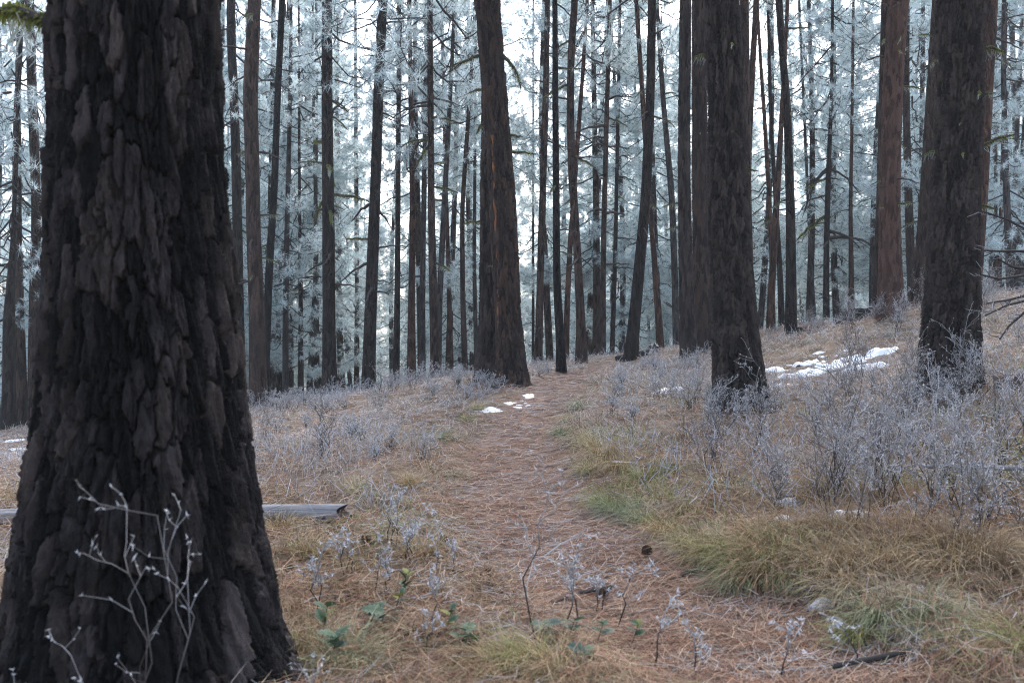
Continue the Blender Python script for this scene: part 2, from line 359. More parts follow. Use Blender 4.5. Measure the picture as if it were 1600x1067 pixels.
TALL = [crown_mesh(21 + k, z0, L, rd, nb, 12, 7, 22, frost=fr, bare=.10) for k, (z0, L, rd, nb, fr) in
        enumerate(((2.6, 19, 2.7, 62, .70), (4.0, 20, 2.9, 62, .64), (1.8, 16, 2.4, 56, .74)))]
YOUNG = [crown_mesh(31 + k, .4, L, rd, nb, 9, 5, 12, 'young', fr, .03, .16) for k, (L, rd, nb, fr) in enumerate(((6.5, 1.8, 62, .66), (9.5, 2.1, 74, .6)))]
SLIM = [crown_mesh(41, 2.0, 16, 1.6, 60, 8, 5, 12, frost=.7, bare=.2)]

# ------------------------------------------------------------------ trunks
def relief(th, z, circ, pw, ph, seed, depth):
    """bark plates: elongated cells round the trunk; returns height and plate id value"""
    K = max(6, int(round(circ / pw))); u = th / (2 * np.pi) * K; v = z / ph
    ang = np.stack([np.cos(th), np.sin(th)], 0)
    w1 = fbm(ang[0] * 3.1 + 7 + z * 2.1, ang[1] * 3.1 + z * 1.3, seed + 3, 3) - .5; w2 = fbm(ang[0] * 4 + 31, ang[1] * 4 + z * 3.7, seed + 4, 3) - .5
    w3 = fbm(ang[0] * 14 + 3, ang[1] * 14 + z * 9 + 60, seed + 5, 3) - .5
    w4 = fbm(ang[0] * 40 + 3, ang[1] * 40 + z * 30 + 60, seed + 7, 2) - .5
    u = u + 1.1 * w1 + .55 * w3 + .30 * w4; v = v + 1.9 * w2 + .75 * w3 + .22 * w4
    iu, iv = np.floor(u), np.floor(v)
    F1 = np.full(u.shape, 9.); F2 = np.full(u.shape, 9.); ID = np.zeros(u.shape)
    for a in (-1, 0, 1):
        for b in (-1, 0, 1):
            cu, cv = iu + a, iv + b; k = np.mod(cu, K)
            px = cu + .12 + .76 * hsh(k, cv, seed); py = cv + .12 + .76 * hsh(k, cv, seed + 1)
            d = np.hypot(u - px, (v - py)); idv = hsh(k, cv, seed + 2)
            n1 = d < F1
            F2 = np.where(n1, F1, np.minimum(F2, d)); ID = np.where(n1, idv, ID); F1 = np.where(n1, d, F1)
    e = sstep(.04, .12, F2 - F1)
    fl = fbm(ang[0] * 22 + z * 5, ang[1] * 22 + z * 16, seed + 8, 5)
    lay = np.floor(fl * 8 + ID * 5) / 8 - ID * 5 / 8                       # flat flakes stepping down over one another
    cr = sstep(.03, .10, np.abs(fbm(ang[0] * 13 + 5, ang[1] * 13 + z * 5.5, seed + 6, 3) - .5))    # hairline cracks inside a plate
    h = depth * (e * (.62 + .38 * ID) - .85) + depth * .85 * (lay - .45) * e - depth * .3 * (1 - cr) * e + .0035 * w4
    return h, ID
STUBS = []; MOSSES = []
def make_stub_meshes():
    r = np.random.default_rng(5)
    for k in range(5):
        n = 8; s = np.linspace(0, 1, n); P = np.zeros((1, n, 3)); P[0, :, 0] = s
        P[0, :, 2] = (.22 * r.normal() * s ** 2 - .12 * s * (k % 2)); P[0, :, 1] = .14 * r.normal() * s ** 2
        P[0, 1:] += r.normal(0, .014, (n - 1, 3))
        m = MB(); m.tubes(P, (.045 * (1 - .72 * s) + .004)[None], 6, np.array([.05, .042, .04]) * np.ones((1, n, 3)))
        if k > 1:
            for q in range(2 + k % 2):
                j = r.integers(3, 7); b = P[0, j]; dv = np.array([.7, r.normal() * .6, r.normal() * .35]); s4 = np.linspace(0, 1, 4)
                m.tubes((b + dv * .35 * s4[:, None])[None], (.014 * (1 - .8 * s4) + .002)[None], 4, np.array([.06, .05, .05]) * np.ones((1, 4, 3)))
        STUBS.append(m.mesh('dead_branch', True))
        # moss sleeve: short fuzzy strands round the stub
        mm = MB(); N = 420; tq = r.beta(1.2, 1.6, N) * .95; idx = tq * (n - 1); i0 = np.minimum(idx.astype(int), n - 2); f = (idx - i0)[:, None]
        C = P[0, i0] * (1 - f) + P[0, i0 + 1] * f; dr = unit(r.normal(0, 1, (N, 3)) * np.array([.6, 1, 1]) + np.array([0, 0, .2]))
        Q = np.stack([C, C + dr * .045, C + dr * .07 + np.array([0, 0, -.02])], 1)
        cm = np.array([.19, .215, .05]) * r.uniform(.5, 1.35, (N, 1, 1)) * np.ones((N, 3, 1)) + np.array([.02, .02, .01])
        mm.ribbons(Q, np.array([.02, .014, .004]) * np.ones((N, 1)), unit(np.cross(dr, r.normal(0, 1, (N, 3)))), cm)
        N2 = 26; tq = r.uniform(.1, .9, N2); C = np.stack([np.interp(tq, s, P[0, :, q]) for q in range(3)], 1); l = r.uniform(.08, .30, N2)
        s4 = np.linspace(0, 1, 4); Q = C[:, None] + np.stack([.03 * np.sin(s4 * 6)[None] * r.normal(0, 1, (N2, 1)), .03 * np.cos(s4 * 5)[None] * r.normal(0, 1, (N2, 1)), -l[:, None] * s4[None]], -1)
        mm.ribbons(Q, np.array([.014, .012, .010, .004]) * np.ones((N2, 1)), unit(r.normal(0, 1, (N2, 3)) * np.array([1, 1, .1])), np.array([.42, .46, .43]) * np.ones((N2, 4, 3)))
        MOSSES.append(mm.mesh('moss'))
make_stub_meshes()

def stub(root, base, cx, cz, rad, az, length, moss, el=.1, k=None, thick=1.0):
    k = random.randrange(5) if k is None else k
    o = link('dead_branch', STUBS[k], M_TWIG, root, (cx[0] + math.cos(az) * rad * .8 - base[0], cx[1] + math.sin(az) * rad * .8 - base[1], cz - base[2]), (random.uniform(-.6, .6), -el, az), (length, length * thick, length * thick))
    if moss: link('moss', MOSSES[k], M_MOSS, o)
    return o

def trunk(pts, Y, kind, label, cb=9.5, H=20, crown=0, cs=1.0, rel=None, stubs=(0, 0), moss=.4, explicit=(), group=None, Yt=None, lobes=.10, res=(18, 46), name='pine_tree'):
    """pts: (px, py, width) from top to bottom; the trunk stands at distance Y"""
    P = np.array(pts, float)[::-1]
    c = np.array([at(px, py, Y) for px, py, _ in P]); rad = P[:, 2] * Y / FPX / 2
    # foot on the ground
    bx = c[0, 0]; bz = hz(bx, Y)
    if bz < c[0, 2] - .02:
        sl_ = (c[1, 0] - c[0, 0]) / (c[1, 2] - c[0, 2]); bx = bx + sl_ * (bz - c[0, 2]); bz = hz(bx, Y)
        c = np.vstack([[bx, Y, bz], c]); rad = np.r_[rad[0] * 1.12, rad]
    base = (bx, Y, bz)
    top = max(H + bz, c[-1, 2] + 4)
    sl_ = np.clip((c[-1, 0] - c[-2, 0]) / (c[-1, 2] - c[-2, 2]), -.12, .12)
    c = np.vstack([c, [c[-1, 0] + sl_ * (top - c[-1, 2]) * .8, Y, top]]); rad = np.r_[rad, max(rad[-1] * .28, .03)]
    vis = CAMZ + 545 / FPX * Y
    if rel:
        nt_, nr = rel[0], rel[1]; zz = np.r_[np.linspace(bz - .25, vis, nr), np.linspace(vis, top, 40)[1:]]
    else:
        nt_, nr = res; zz = np.r_[np.linspace(bz - .25, vis, nr), np.linspace(vis, top, 14)[1:]]
    fx = lambda q: np.interp(q, c[:, 2], c[:, 0]); fr = lambda q: np.interp(q, c[:, 2], rad)
    dz = (c[-2, 2] - c[0, 2]) * .05
    cx = (fx(zz - dz) + 2 * fx(zz) + fx(zz + dz)) / 4; rr = (fr(zz - dz) + 2 * fr(zz) + fr(zz + dz)) / 4
    th = np.linspace(0, 2 * np.pi, nt_, endpoint=False)
    if rel: nf = int(nt_ * .66); th = np.r_[np.linspace(-np.pi / 2 - 2.1, -np.pi / 2 + 2.1, nf, endpoint=False), np.linspace(-np.pi / 2 + 2.1, 1.5 * np.pi - 2.1, max(10, nt_ // 12), endpoint=False)]
    TH, ZZ = np.meshgrid(th, zz); sd0 = int(abs(P[0, 0] * 3 + Y * 7)) % 91
    hh = ZZ - bz
    fl = np.exp(-np.clip(hh, 0, 9) / (.22 + .5 * rr.mean()))
    lob = .5 + .5 * np.sin(TH * 5 + sd0) * np.sin(TH * 2 + sd0 * 2.3)
    RR = rr[:, None] * (1 + fl * lobes * (.4 + 1.6 * lob) + .035 * (fbm(np.cos(TH) * 1.5 + 9, np.sin(TH) * 1.5 + ZZ * 1.1, sd0) - .5) * 2)
    attrs = None
    if rel:
        hgt, ID = relief(TH, ZZ, 2 * np.pi * rr.mean(), rel[2], rel[3], sd0, rel[4]); RR = RR + hgt; attrs = ID
    else: RR = RR * (1 + .03 * (fbm(np.cos(TH) * 6 + 9, np.sin(TH) * 6 + ZZ * 5, sd0) - .5) * 2)
    V = np.stack([cx[:, None] + RR * np.cos(TH) - base[0], RR * np.sin(TH), ZZ - bz], -1)
    n_, k_ = ZZ.shape; ii = np.arange(n_ - 1)[:, None] * k_; j = np.arange(k_)[None]; j2 = (j + 1) % k_
    m = MB(); m.add(V, np.stack([ii + j, ii + j2, ii + k_ + j2, ii + k_ + j], -1).reshape(-1, 4))
    me = m.mesh('trunk', not rel or rel[0] < 100, False)
    if rel:
        a = me.attributes.new('plate', 'FLOAT', 'POINT'); a.data.foreach_set('value', attrs.ravel().astype(np.float32))
    root = link(name, None, loc=base); tag(root, label, 'tree', group)
    link('trunk', me, RELIEF[rel[5]] if rel else BARK[kind], root)
    if crown is not None:
        zc = bz + cb
        link('crown', HIGH[crown % 2], M_FOL, root, (float(np.interp(zc, zz, cx)) - base[0], 0, cb), (0, 0, sd0), (cs, cs, max(.5, (top - zc + .6) / 11.5)))
    ns_, lmax = stubs
    for q in range(ns_):
        z = random.uniform(bz + .25 * (vis - bz), min(vis, bz + cb)); az = random.uniform(0, 6.28)
        stub(root, base, (float(np.interp(z, zz, cx)), Y), z, float(np.interp(z, zz, rr)), az, random.uniform(.3, 1) * lmax, random.random() < moss, random.uniform(-.35, .35))
    for (py, az, ln, ms, el, kk) in explicit:
        z = CAMZ + (533.5 - py) / FPX * Y
        stub(root, base, (float(np.interp(z, zz, cx)), Y), z, float(np.interp(z, zz, rr)), az, ln, ms, el, kk, 2.4 if ln < .25 else 1.3)
    return root
PI = math.pi
# the big fire-scarred foreground trunk and the other thick trunks with modelled bark plates
T1 = trunk([(214, 0, 250), (214, 160, 253), (217, 330, 268), (222, 530, 292), (223, 640, 304), (221, 760, 334), (223, 880, 356), (226, 960, 370), (227, 1052, 386)], 3.5, 'dark',
      'massive dark fire-scarred pine trunk with deep plated bark beside the log', cb=8, H=24, crown=0, rel=(540, 480, .052, .205, .046, 'fore'), lobes=.17,
      explicit=[(46, PI * .97, .5, True, .42, 0), (650, -PI * .82, .09, True, -.3, 0), (628, -PI * .86, .08, True, -.5, 1)])
T2 = trunk([(761, 0, 39), (771, 124, 38), (778, 216, 40), (785, 310, 42), (793, 478, 41), (798, 560, 45), (800, 596, 52)], 14, 'dark',
      'thick leaning pine trunk with an orange bark seam where the path crests', cb=9, H=22, rel=(150, 380, .055, .20, .042, 'warm'), lobes=.12,
      explicit=[(88, PI, .42, True, .12, 3), (140, PI, .2, True, .5, 1), (190, PI * .95, .22, True, -.4, 0), (238, 0, .35, True, .28, 1), (212, .1, .2, True, .1, 2), (85, .05, .45, True, -.4, 3)], stubs=(5, .2))
trunk([(767, 0, 30), (768, 200, 33), (768, 330, 36), (768, 480, 40), (767, 560, 44), (766, 590, 52)], 15, 'dark',
      'thick dark pine trunk half hidden behind its leaning twin at the path crest', cb=9, H=22, crown=1, rel=(150, 340, .055, .20, .042, 'dark'), explicit=[(347, PI, .3, True, .1, 0)], stubs=(3, .2))
sb_ = np.array(T2.location); sn_ = 40; spy_ = np.linspace(215, 592, sn_); spx_ = np.interp(spy_, (215, 300, 430, 560, 592), (769, 773, 777, 780, 780.5))
scx_ = np.interp(spy_, (0, 124, 216, 310, 478, 560, 596), (761, 771, 778, 785, 793, 798, 800)); srw_ = np.interp(spy_, (216, 310, 478, 560, 596), (20, 21, 20.5, 22.5, 26)) * 14 / FPX
sq_ = np.array([at(a, b_, 14) for a, b_ in zip(spx_, spy_)]); sdx_ = (spx_ - scx_) * 14 / FPX; sq_[:, 1] -= np.sqrt(np.maximum(srw_ ** 2 - sdx_ ** 2, 0)) * .97; sq_[:, 0] += .05 * (fbm(spy_ * .045, spy_ * 0, 7, 4) - .5); sq_[:, 1] += .03 * fbm(spy_ * .11, spy_ * 0, 9)
sm_ = MB(); sm_.tubes((sq_ - sb_)[None], np.maximum(.002, .052 * (fbm(spy_ * .14, spy_ * 0, 3, 3) - .28))[None], 6, np.array([.20, .085, .04]) * rng.uniform(.6, 1.2, (1, sn_, 1)) * np.ones((1, sn_, 3)))
link('bark_seam', sm_.mesh('bark_seam', False), M_TWIG, T2)
FF = trunk([(1127, 0, 54), (1131, 80, 55), (1135, 160, 57), (1138, 320, 63), (1144, 442, 67), (1151, 549, 74), (1157, 620, 80), (1160, 650, 88)], 10.5, 'dark',
      'dark leaning pine trunk with a charred foot, frosted twigs around its base', cb=8, H=21, rel=(190, 430, .050, .16, .044, 'dark'), lobes=.13,
      explicit=[(78, -PI * .4, .10, True, .2, 0), (88, PI * .98, .16, True, .3, 0), (265, 0, .12, True, .4, 1)], stubs=(4, .14))
RR_ = trunk([(1501, 0, 72), (1499, 162, 69), (1493, 320, 74), (1488, 442, 81), (1483, 560, 88), (1481, 615, 96)], 10.5, 'dark',
      'stout plated pine trunk with green moss tufts on its broken branch stubs', cb=8, H=21, crown=1, rel=(210, 450, .050, .14, .044, 'dark'), lobes=.13,
      explicit=[(232, 0, .38, True, .45, 0), (237, PI, .14, True, .2, 0), (90, PI, .12, True, .1, 1), (152, -PI * .35, .13, True, 0, 0), (150, -PI * .12, .14, True, .2, 1), (78, -.1, .22, True, .3, 0),
                (325, -.05, .18, True, .45, 0), (245, -PI * .55, .08, True, 0, 0)], stubs=(2, .12), moss=1)
trunk([(1404, 0, 32), (1397, 97, 30), (1393, 195, 30), (1390, 325, 32), (1391, 420, 36), (1393, 497, 42)], 17, 'red',
      'straight reddish pine trunk studded with short stubs on the uphill ridge', cb=9.5, H=21, rel=(110, 320, .045, .15, .026, 'red'), stubs=(16, .4), moss=.7)
trunk([(1071, 0, 18), (1069, 160, 19), (1069, 309, 20), (1072, 442, 23), (1076, 549, 27), (1077, 569, 31)], 18, 'dark',
      'slim dark pine with two mossy stubs close beside a thicker twin', cb=9, H=21, crown=1, rel=(90, 280, .05, .18, .028, 'dark'), stubs=(3, .2), explicit=[(318, PI, .3, True, 0, 0), (355, PI, .25, True, 0, 0)])
trunk([(1092, 0, 22), (1094, 300, 25), (1098, 520, 29), (1099, 548, 32)], 19, 'brown',
      'pine trunk squeezed between the slim dark pine and the charred-foot pine', cb=9.5, H=22, rel=(90, 260, .05, .18, .028, 'warm'), stubs=(4, .2))
# further pines, traced one by one
D_, RD, BR, GY, CH = 'dark', 'red', 'brown', 'grey', 'char'
TREES = [
 ([(46, 0, 14), (50, 140, 14), (57, 330, 14), (53, 480, 15), (52, 640, 18)], 26, BR, 'slender brown pine seen past the mossy edge of the massive trunk', (10, .7), 10),
 ([(20, 380, 7), (14, 500, 18), (14, 600, 20), (13, 673, 24)], 25, D_, 'dark lower twin of two pines on the downhill side with foliage over its stem', (4, .8), 4),
 ([(30, 380, 8), (31, 560, 18), (32, 673, 24)], 26, BR, 'brown upper twin of two pines on the downhill side with foliage over its stem', (4, .8), 4.5),
 ([(361, 0, 14), (361, 60, 14), (366, 160, 14), (369, 260, 15), (372, 420, 16), (374, 560, 18)], 27, D_, 'dark pine mostly hidden by the massive fire-scarred trunk', (10, .9), 9),
 ([(398, 0, 20), (391, 141, 23), (394, 253, 22), (396, 360, 22), (402, 506, 25), (403, 600, 27), (403, 642, 32)], 21, BR, 'reddish-brown pine with knobby stubs at the edge of the drop', (18, .6), 10),
 ([(441, 0, 10), (433, 169, 10), (429, 287, 11), (420, 433, 12), (414, 600, 13)], 23, CH, 'thin blackened pine leaning behind the knobby reddish-brown pine', (7, .5), 11),
 ([(426, 0, 3.5), (424, 141, 4), (421, 281, 4), (419, 420, 5), (418, 600, 6)], 30, D_, 'pole-thin dark pine behind the blackened leaning pine', (8, .7), 12),
 ([(511, 0, 16), (511, 169, 17), (513, 330, 19), (514, 500, 20), (515, 590, 23), (515, 621, 27)], 24, D_, 'straight dark pine with green-tipped stubs standing on the frosted brink', (22, .9), 9.5),
 ([(598, 0, 15), (591, 155, 16), (586, 309, 17), (580, 461, 19), (576, 592, 21), (575, 619, 25)], 24, D_, 'dark pine leaning gently with arching bare limbs on the frosted brink', (18, .9), 9),
 ([(556, 180, 6), (557, 330, 7), (558, 470, 7), (557, 612, 9)], 35, BR, 'thin brown pine between the two dark pines on the brink', (6, .7), 11),
 ([(532, 460, 5), (541, 540, 6), (549, 614, 7)], 40, GY, 'faint grey leaning pine down the slope behind the brink', (3, .6), 8),
 ([(622, 300, 8), (621, 440, 9), (619, 606, 11)], 28, D_, 'straight charcoal pine on the brink next to a red-stemmed one', (6, .6), 10),
 ([(643, 230, 8), (645, 330, 9), (643, 470, 11), (643, 604, 15)], 26, RD, 'pine with a bright red-brown stem on the brink', (6, .5), 8),
 ([(664, 200, 7), (662, 330, 8), (660, 470, 9), (660, 602, 11)], 28, GY, 'grey pine between the red-stemmed pine and a broad-footed one', (6, .6), 10),
 ([(672, 60, 9), (674, 330, 11), (677, 470, 13), (680, 560, 15), (682, 597, 21)], 24, BR, 'broad-footed brown pine with many limbs near the path crest', (12, 1.0), 9),
 ([(706, 100, 6), (698, 250, 8), (691, 380, 9), (686, 480, 10), (684, 590, 12)], 25.5, GY, 'grey pine slanting behind the broad-footed brown pine', (5, .6), 10),
 ([(697, 300, 6), (701, 430, 7), (705, 594, 9)], 30, RD, 'narrow red pine beside the slanting grey pine', (4, .5), 10),
 ([(735, 140, 6), (727, 250, 7), (722, 330, 7), (723, 460, 8), (727, 592, 10)], 28, BR, 'gently bowed brown pine standing apart near the path crest', (6, .5), 11),
 ([(742, 260, 5), (741, 420, 6), (745, 590, 8)], 31, GY, 'thin grey pine just behind the thick twin trunks', (4, .6), 11),
 ([(854, 90, 9), (853, 140, 10), (848, 300, 11), (844, 442, 11), (841, 575, 13)], 26, BR, 'lilac-brown pine rising just beyond the path crest', (8, .6), 10),
 ([(833, 290, 3.5), (833, 430, 4), (833, 575, 5)], 38, D_, 'hair-thin dark pine beside the lilac-brown pine', (4, .5), 12),
 ([(867, 0, 8), (868, 186, 10), (869, 309, 11), (870, 442, 12), (876, 540, 14), (877, 581, 16)], 17, CH, 'slender black pine with a burnt foot standing in the path bend', (9, .5), 9.5),
 ([(898, 0, 11), (892, 93, 11), (891, 186, 12), (894, 278, 13), (903, 407, 12), (908, 514, 15), (908, 573, 20)], 20, BR, 'crooked reddish pine bending above the path crest', (12, .7), 8.5),
 ([(911, 110, 6), (903, 216, 7), (891, 380, 8), (886, 480, 9), (884, 575, 10)], 26, RD, 'red pine slanting behind the crooked reddish pine', (6, .5), 10),
 ([(950, 120, 7), (946, 250, 8), (943, 380, 8.5), (942, 480, 9.5), (941, 566, 12)], 26, BR, 'even brown pine past the path crest with one long bare limb', (9, 1.0), 10),
 ([(963, 320, 6), (961, 407, 7), (956, 566, 8)], 30, D_, 'dark thin pine beside the even brown pine', (5, .7), 10),
 ([(1019, 0, 13), (1016, 155, 14), (1009, 309, 16), (1000, 407, 17), (990, 514, 19), (985, 562, 23)], 20, D_, 'dark pine leaning steeply over the fallen log on the crest', (12, .45), 10),
 ([(1013, 290, 8), (1022, 400, 9), (1033, 550, 12)], 25, RD, 'reddish pine leaning the other way behind the steep leaner', (4, .5), 11),
 ([(1026, 0, 6), (1036, 155, 8), (1050, 309, 10), (1054, 420, 10), (1057, 550, 11)], 27, GY, 'grey curved pine tucked behind the slim dark pine', (7, .7), 10),
 ([(1008, 430, 4), (1012, 490, 4.5), (1017, 555, 5)], 38, BR, 'tiny far pine glimpsed under the steep leaner', (2, .5), 10),
 ([(1163, 0, 14), (1166, 300, 16), (1170, 520, 19)], 20, BR, 'brown pine peeking out behind the charred-foot pine', (4, .4), 10),
 ([(1182, 0, 9), (1176, 100, 10), (1171, 200, 10), (1165, 400, 11), (1162, 530, 12)], 26, RD, 'slanting red pine mostly behind the charred-foot pine', (6, .5), 11),
 ([(1200, 10, 4.5), (1204, 180, 6), (1213, 330, 7), (1219, 430, 9), (1222, 520, 11)], 28, D_, 'thin dark pine behind a pair of crossing red stems', (7, .6), 11),
 ([(1188, 90, 5), (1192, 146, 6), (1203, 325, 7), (1206, 420, 7), (1208, 520, 9)], 25, RD, 'thinner of two crossing red pine stems on the ridge', (4, .5), 11),
 ([(1226, 100, 6), (1217, 260, 9), (1214, 310, 10), (1208, 407, 11), (1204, 480, 12), (1205, 518, 15)], 23, RD, 'stronger of two crossing red pine stems on the ridge', (6, .5), 11),
 ([(1217, 0, 11), (1223, 90, 11), (1230, 162, 12), (1235, 325, 14), (1236, 430, 16), (1236, 535, 20)], 20, D_, 'dark pine with a small forked top beside a rotten red log', (8, .4), 9),
 ([(1301, 0, 4.5), (1299, 162, 5.5), (1294, 276, 8), (1291, 400, 9), (1291, 507, 11)], 28, D_, 'forked dark pine with sweeping bare limbs on the ridge', (16, 1.3), 8),
 ([(1331, 200, 5), (1329, 325, 6), (1330, 420, 8), (1331, 502, 10)], 28, RD, 'slim red pine behind the ridge stump', (5, .5), 9),
 ([(1262, 300, 5), (1265, 353, 6), (1269, 450, 7), (1272, 510, 9)], 31, GY, 'grey pine behind the ridge between dark neighbours', (4, .5), 9),
 ([(1379, 300, 18), (1376, 420, 20), (1375, 497, 24)], 19, BR, 'brown pine half hidden behind the stub-studded reddish trunk', (5, .4), 10),
 ([(1466, 0, 18), (1457, 160, 20), (1448, 292, 20), (1443, 380, 22), (1434, 460, 24), (1432, 487, 30)], 20, BR, 'brown pine leaning behind the stout mossy trunk', (12, .5), 9.5),
 ([(1548, 0, 22), (1539, 162, 22), (1533, 309, 20), (1524, 420, 22), (1517, 520, 24)], 17, RD, 'rust-red pine showing along the edge of the stout mossy trunk', (12, .5), 9.5),
 ([(1567, 230, 5), (1564, 330, 6), (1560, 462, 9)], 30, RD, 'thin rusty pine on the far uphill rise', (5, .5), 9),
 ([(1556, 320, 5), (1556, 400, 5), (1557, 462, 7)], 31, BR, 'thin brown pine next to the thin rusty one uphill', (3, .5), 9),
 ([(1592, 150, 6), (1587, 250, 7), (1585, 340, 8), (1582, 458, 11)], 31, GY, 'grey pine alone on the far uphill rise', (5, .6), 9),
 ([(425, 420, 6), (424, 500, 7), (425, 632, 9)], 34, GY, 'faint grey pine downhill next to the knobby pine', (3, .5), 7),
 ([(434, 440, 7), (436, 540, 8), (437, 630, 9)], 32, D_, 'dusky pine downhill with its foot in frost', (3, .5), 7),
 ([(452, 330, 8), (453, 480, 10), (453, 628, 13)], 33, BR, 'lilac-brown pine downhill under low frosted boughs', (5, .6), 8),
 ([(467, 50, 3), (468, 330, 5), (470, 480, 7), (470, 622, 10)], 30, D_, 'spindly dark pine downhill with drooping frosted boughs', (10, .8), 6),
 ([(485, 440, 5), (485, 540, 6), (486, 625, 7)], 36, GY, 'thin grey stem downhill beside the straight dark pine', (2, .5), 8),
 ([(494, 300, 7), (494, 470, 8), (495, 622, 10)], 32, GY, 'grey-brown pine downhill directly beside the straight dark pine', (4, .5), 8),
]
for k, (pts, Yd, kind, label, st, cb) in enumerate(TREES):
    Hh = random.uniform(18, 23) if Yd < 30 else random.uniform(16, 21)
    thin = max(p[2] for p in pts) * Yd / FPX
    trunk(pts, Yd, kind, label, cb=cb if Yd < 23.5 or cb < 6 or any(a < pts[-1][0] < b for a, b in ((540, 628), (815, 850), (1300, 1380))) else cb - 2.2, H=min(Hh, 7 + 70 * thin), crown=k, cs=min(1.0, .5 + 1.5 * thin), stubs=st, moss=.4 if Yd < 25 else .1, res=(20, 60) if Yd < 25 else (12, 40))

# the second stem of the forked pine, and forest beyond the crest
def bg_trunk(H, r0, seed):
    r = np.random.default_rng(seed); m = MB(); n = 16; s = np.linspace(0, 1, n)
    P = np.zeros((1, n, 3)); P[0, :, 2] = -.4 + s * (H + .4); P[0, :, 0] = .16 * np.sin(s * 5 + seed); P[0, :, 1] = .16 * np.cos(s * 4 + seed)
    m.tubes(P, (r0 * (1 - .85 * s) + .015)[None], 9)
    N = 14; h = r.uniform(.08, .5, N) * H; az = r.uniform(0, 6.28, N); l = r.uniform(.3, 1.6, N); s5 = np.linspace(0, 1, 5)
    Q = np.stack([np.cos(az)[:, None] * l[:, None] * s5, np.sin(az)[:, None] * l[:, None] * s5, h[:, None] + l[:, None] * (r.normal(-.1, .3, (N, 1)) * s5 - .25 * s5 ** 2)], -1)
    m.tubes(Q, (.011 * (1 - .75 * s5) + .003)[None] * np.ones((N, 1)), 3)
    return m.mesh('trunk', True)
BT = [bg_trunk(18.6, .13, 1), bg_trunk(19.6, .14, 2), bg_trunk(15.7, .11, 3)]; BTY = [bg_trunk(6.3, .06, 4), bg_trunk(9.2, .08, 5)]; BTS = [bg_trunk(16.6, .09, 6)]
KINDS = [(TALL, BT, 'tall frost-covered pine in the forest beyond the crest'), (YOUNG, BTY, 'bushy young pine frosted down to the ground beyond the crest'), (SLIM, BTS, 'slim frosted pine with short boughs in the forest beyond the crest')]
GAPS = [(556, 612, 28, 72), (812, 842, 28, 75), (1336, 1366, 28, 70), (474, 492, 28, 40), (1055, 1066, 28, 60), (1175, 1192, 28, 55)]
placed = [(t[0][-1][0], t[1]) for t in TREES]; spots = []
r = np.random.default_rng(99)
def try_spot(Ya, Yb, mind, kind):
    for _ in range(60):
        Yd = r.uniform(Ya, Yb); u = r.uniform(-.62, .62); x = u * Yd; px = 800 + u * FPX
        if Yd < 48 and any(abs(px - q) < 15 for q in (403, 515, 575, 643, 682, 842, 876, 908, 942, 990, 1205, 1236, 1270, 1291, 1330)): continue
        if kind != 1 and any(a < px < b and c < Yd < d for a, b, c, d in GAPS): continue
        if all((x - q[0]) ** 2 + (Yd - q[1]) ** 2 > mind ** 2 for q in spots): spots.append((x, Yd)); return x, Yd
    return None
LANDB = [(55, 'slender brown pine by the massive trunk'), (403, 'knobby reddish-brown pine'), (513, 'straight dark pine on the brink'), (580, 'dark pine with arching bare limbs'), (643, 'red-stemmed pine on the brink'),
         (682, 'broad-footed brown pine'), (727, 'gently bowed brown pine'), (785, 'thick twin trunks'), (842, 'lilac-brown pine'), (876, 'slender black pine in the path bend'), (908, 'crooked reddish pine'), (942, 'even brown pine'),
         (1000, 'steeply leaning dark pine'), (1075, 'slim dark pine'), (1150, 'charred-foot pine'), (1206, 'crossing red stems'), (1236, 'dark pine with the forked top'), (1292, 'forked dark pine on the ridge'), (1331, 'slim red pine by the stump'),
         (1393, 'stub-studded reddish trunk'), (1483, 'stout mossy trunk'), (1562, 'thin rusty pine uphill'), (1700, 'dark pine with bare black limbs')]
def bg_tree(x, y, kind, v, s, rz, label=None, grp='forest beyond the crest'):
    cm, tm, lb = KINDS[kind]; v %= len(cm)
    px = 800 + x / y * FPX; near = min(LANDB, key=lambda q: abs(q[0] - px))[1]
    band = 'just past' if y < 42 else 'well behind' if y < 60 else 'far behind'
    label = ('tall frosted pine ', 'bushy young frosted pine ', 'slim frosted pine ')[kind] + band + ' the ' + near
    root = link('pine_tree' if kind != 1 else 'young_pine', None, loc=(x, y, hz(x, y)), rot=(R(random.uniform(-1.6, 1.6)), R(random.uniform(-1.6, 1.6)), rz), scale=(s, s, s)); tag(root, label or lb, 'tree', grp)
    link('trunk', tm[v], BARK[random.choice(('brown', 'grey', 'red', 'dark'))] if False else BARK['brown' if v % 2 else 'grey'], root); link('crown', cm[v], M_FOL, root)
for q, (px, Yd, kind, v, sc_) in enumerate(((30, 27, 0, 1, .8), (455, 29, 2, 0, .95), (482, 31, 0, 2, .8), (538, 34, 0, 1, .85), (652, 30, 0, 1, .85), (706, 33, 0, 0, .85), (738, 35, 2, 0, 1.0), (858, 32, 0, 1, .85), (925, 31, 0, 1, .85), (968, 33, 0, 2, .9), (1030, 32, 0, 0, .85),
                                              (1188, 31, 2, 0, 1.0), (1262, 32, 0, 1, .8), (1312, 34, 0, 0, .85), (1425, 28, 0, 1, .85), (1572, 27, 0, 2, .85), (1598, 30, 0, 0, .85), (340, 30, 0, 0, .85), (5, 31, 0, 2, .9))):
    x = (px - 800) / FPX * Yd; spots.append((x, Yd)); bg_tree(x, Yd, kind, v, sc_, q * 1.7)
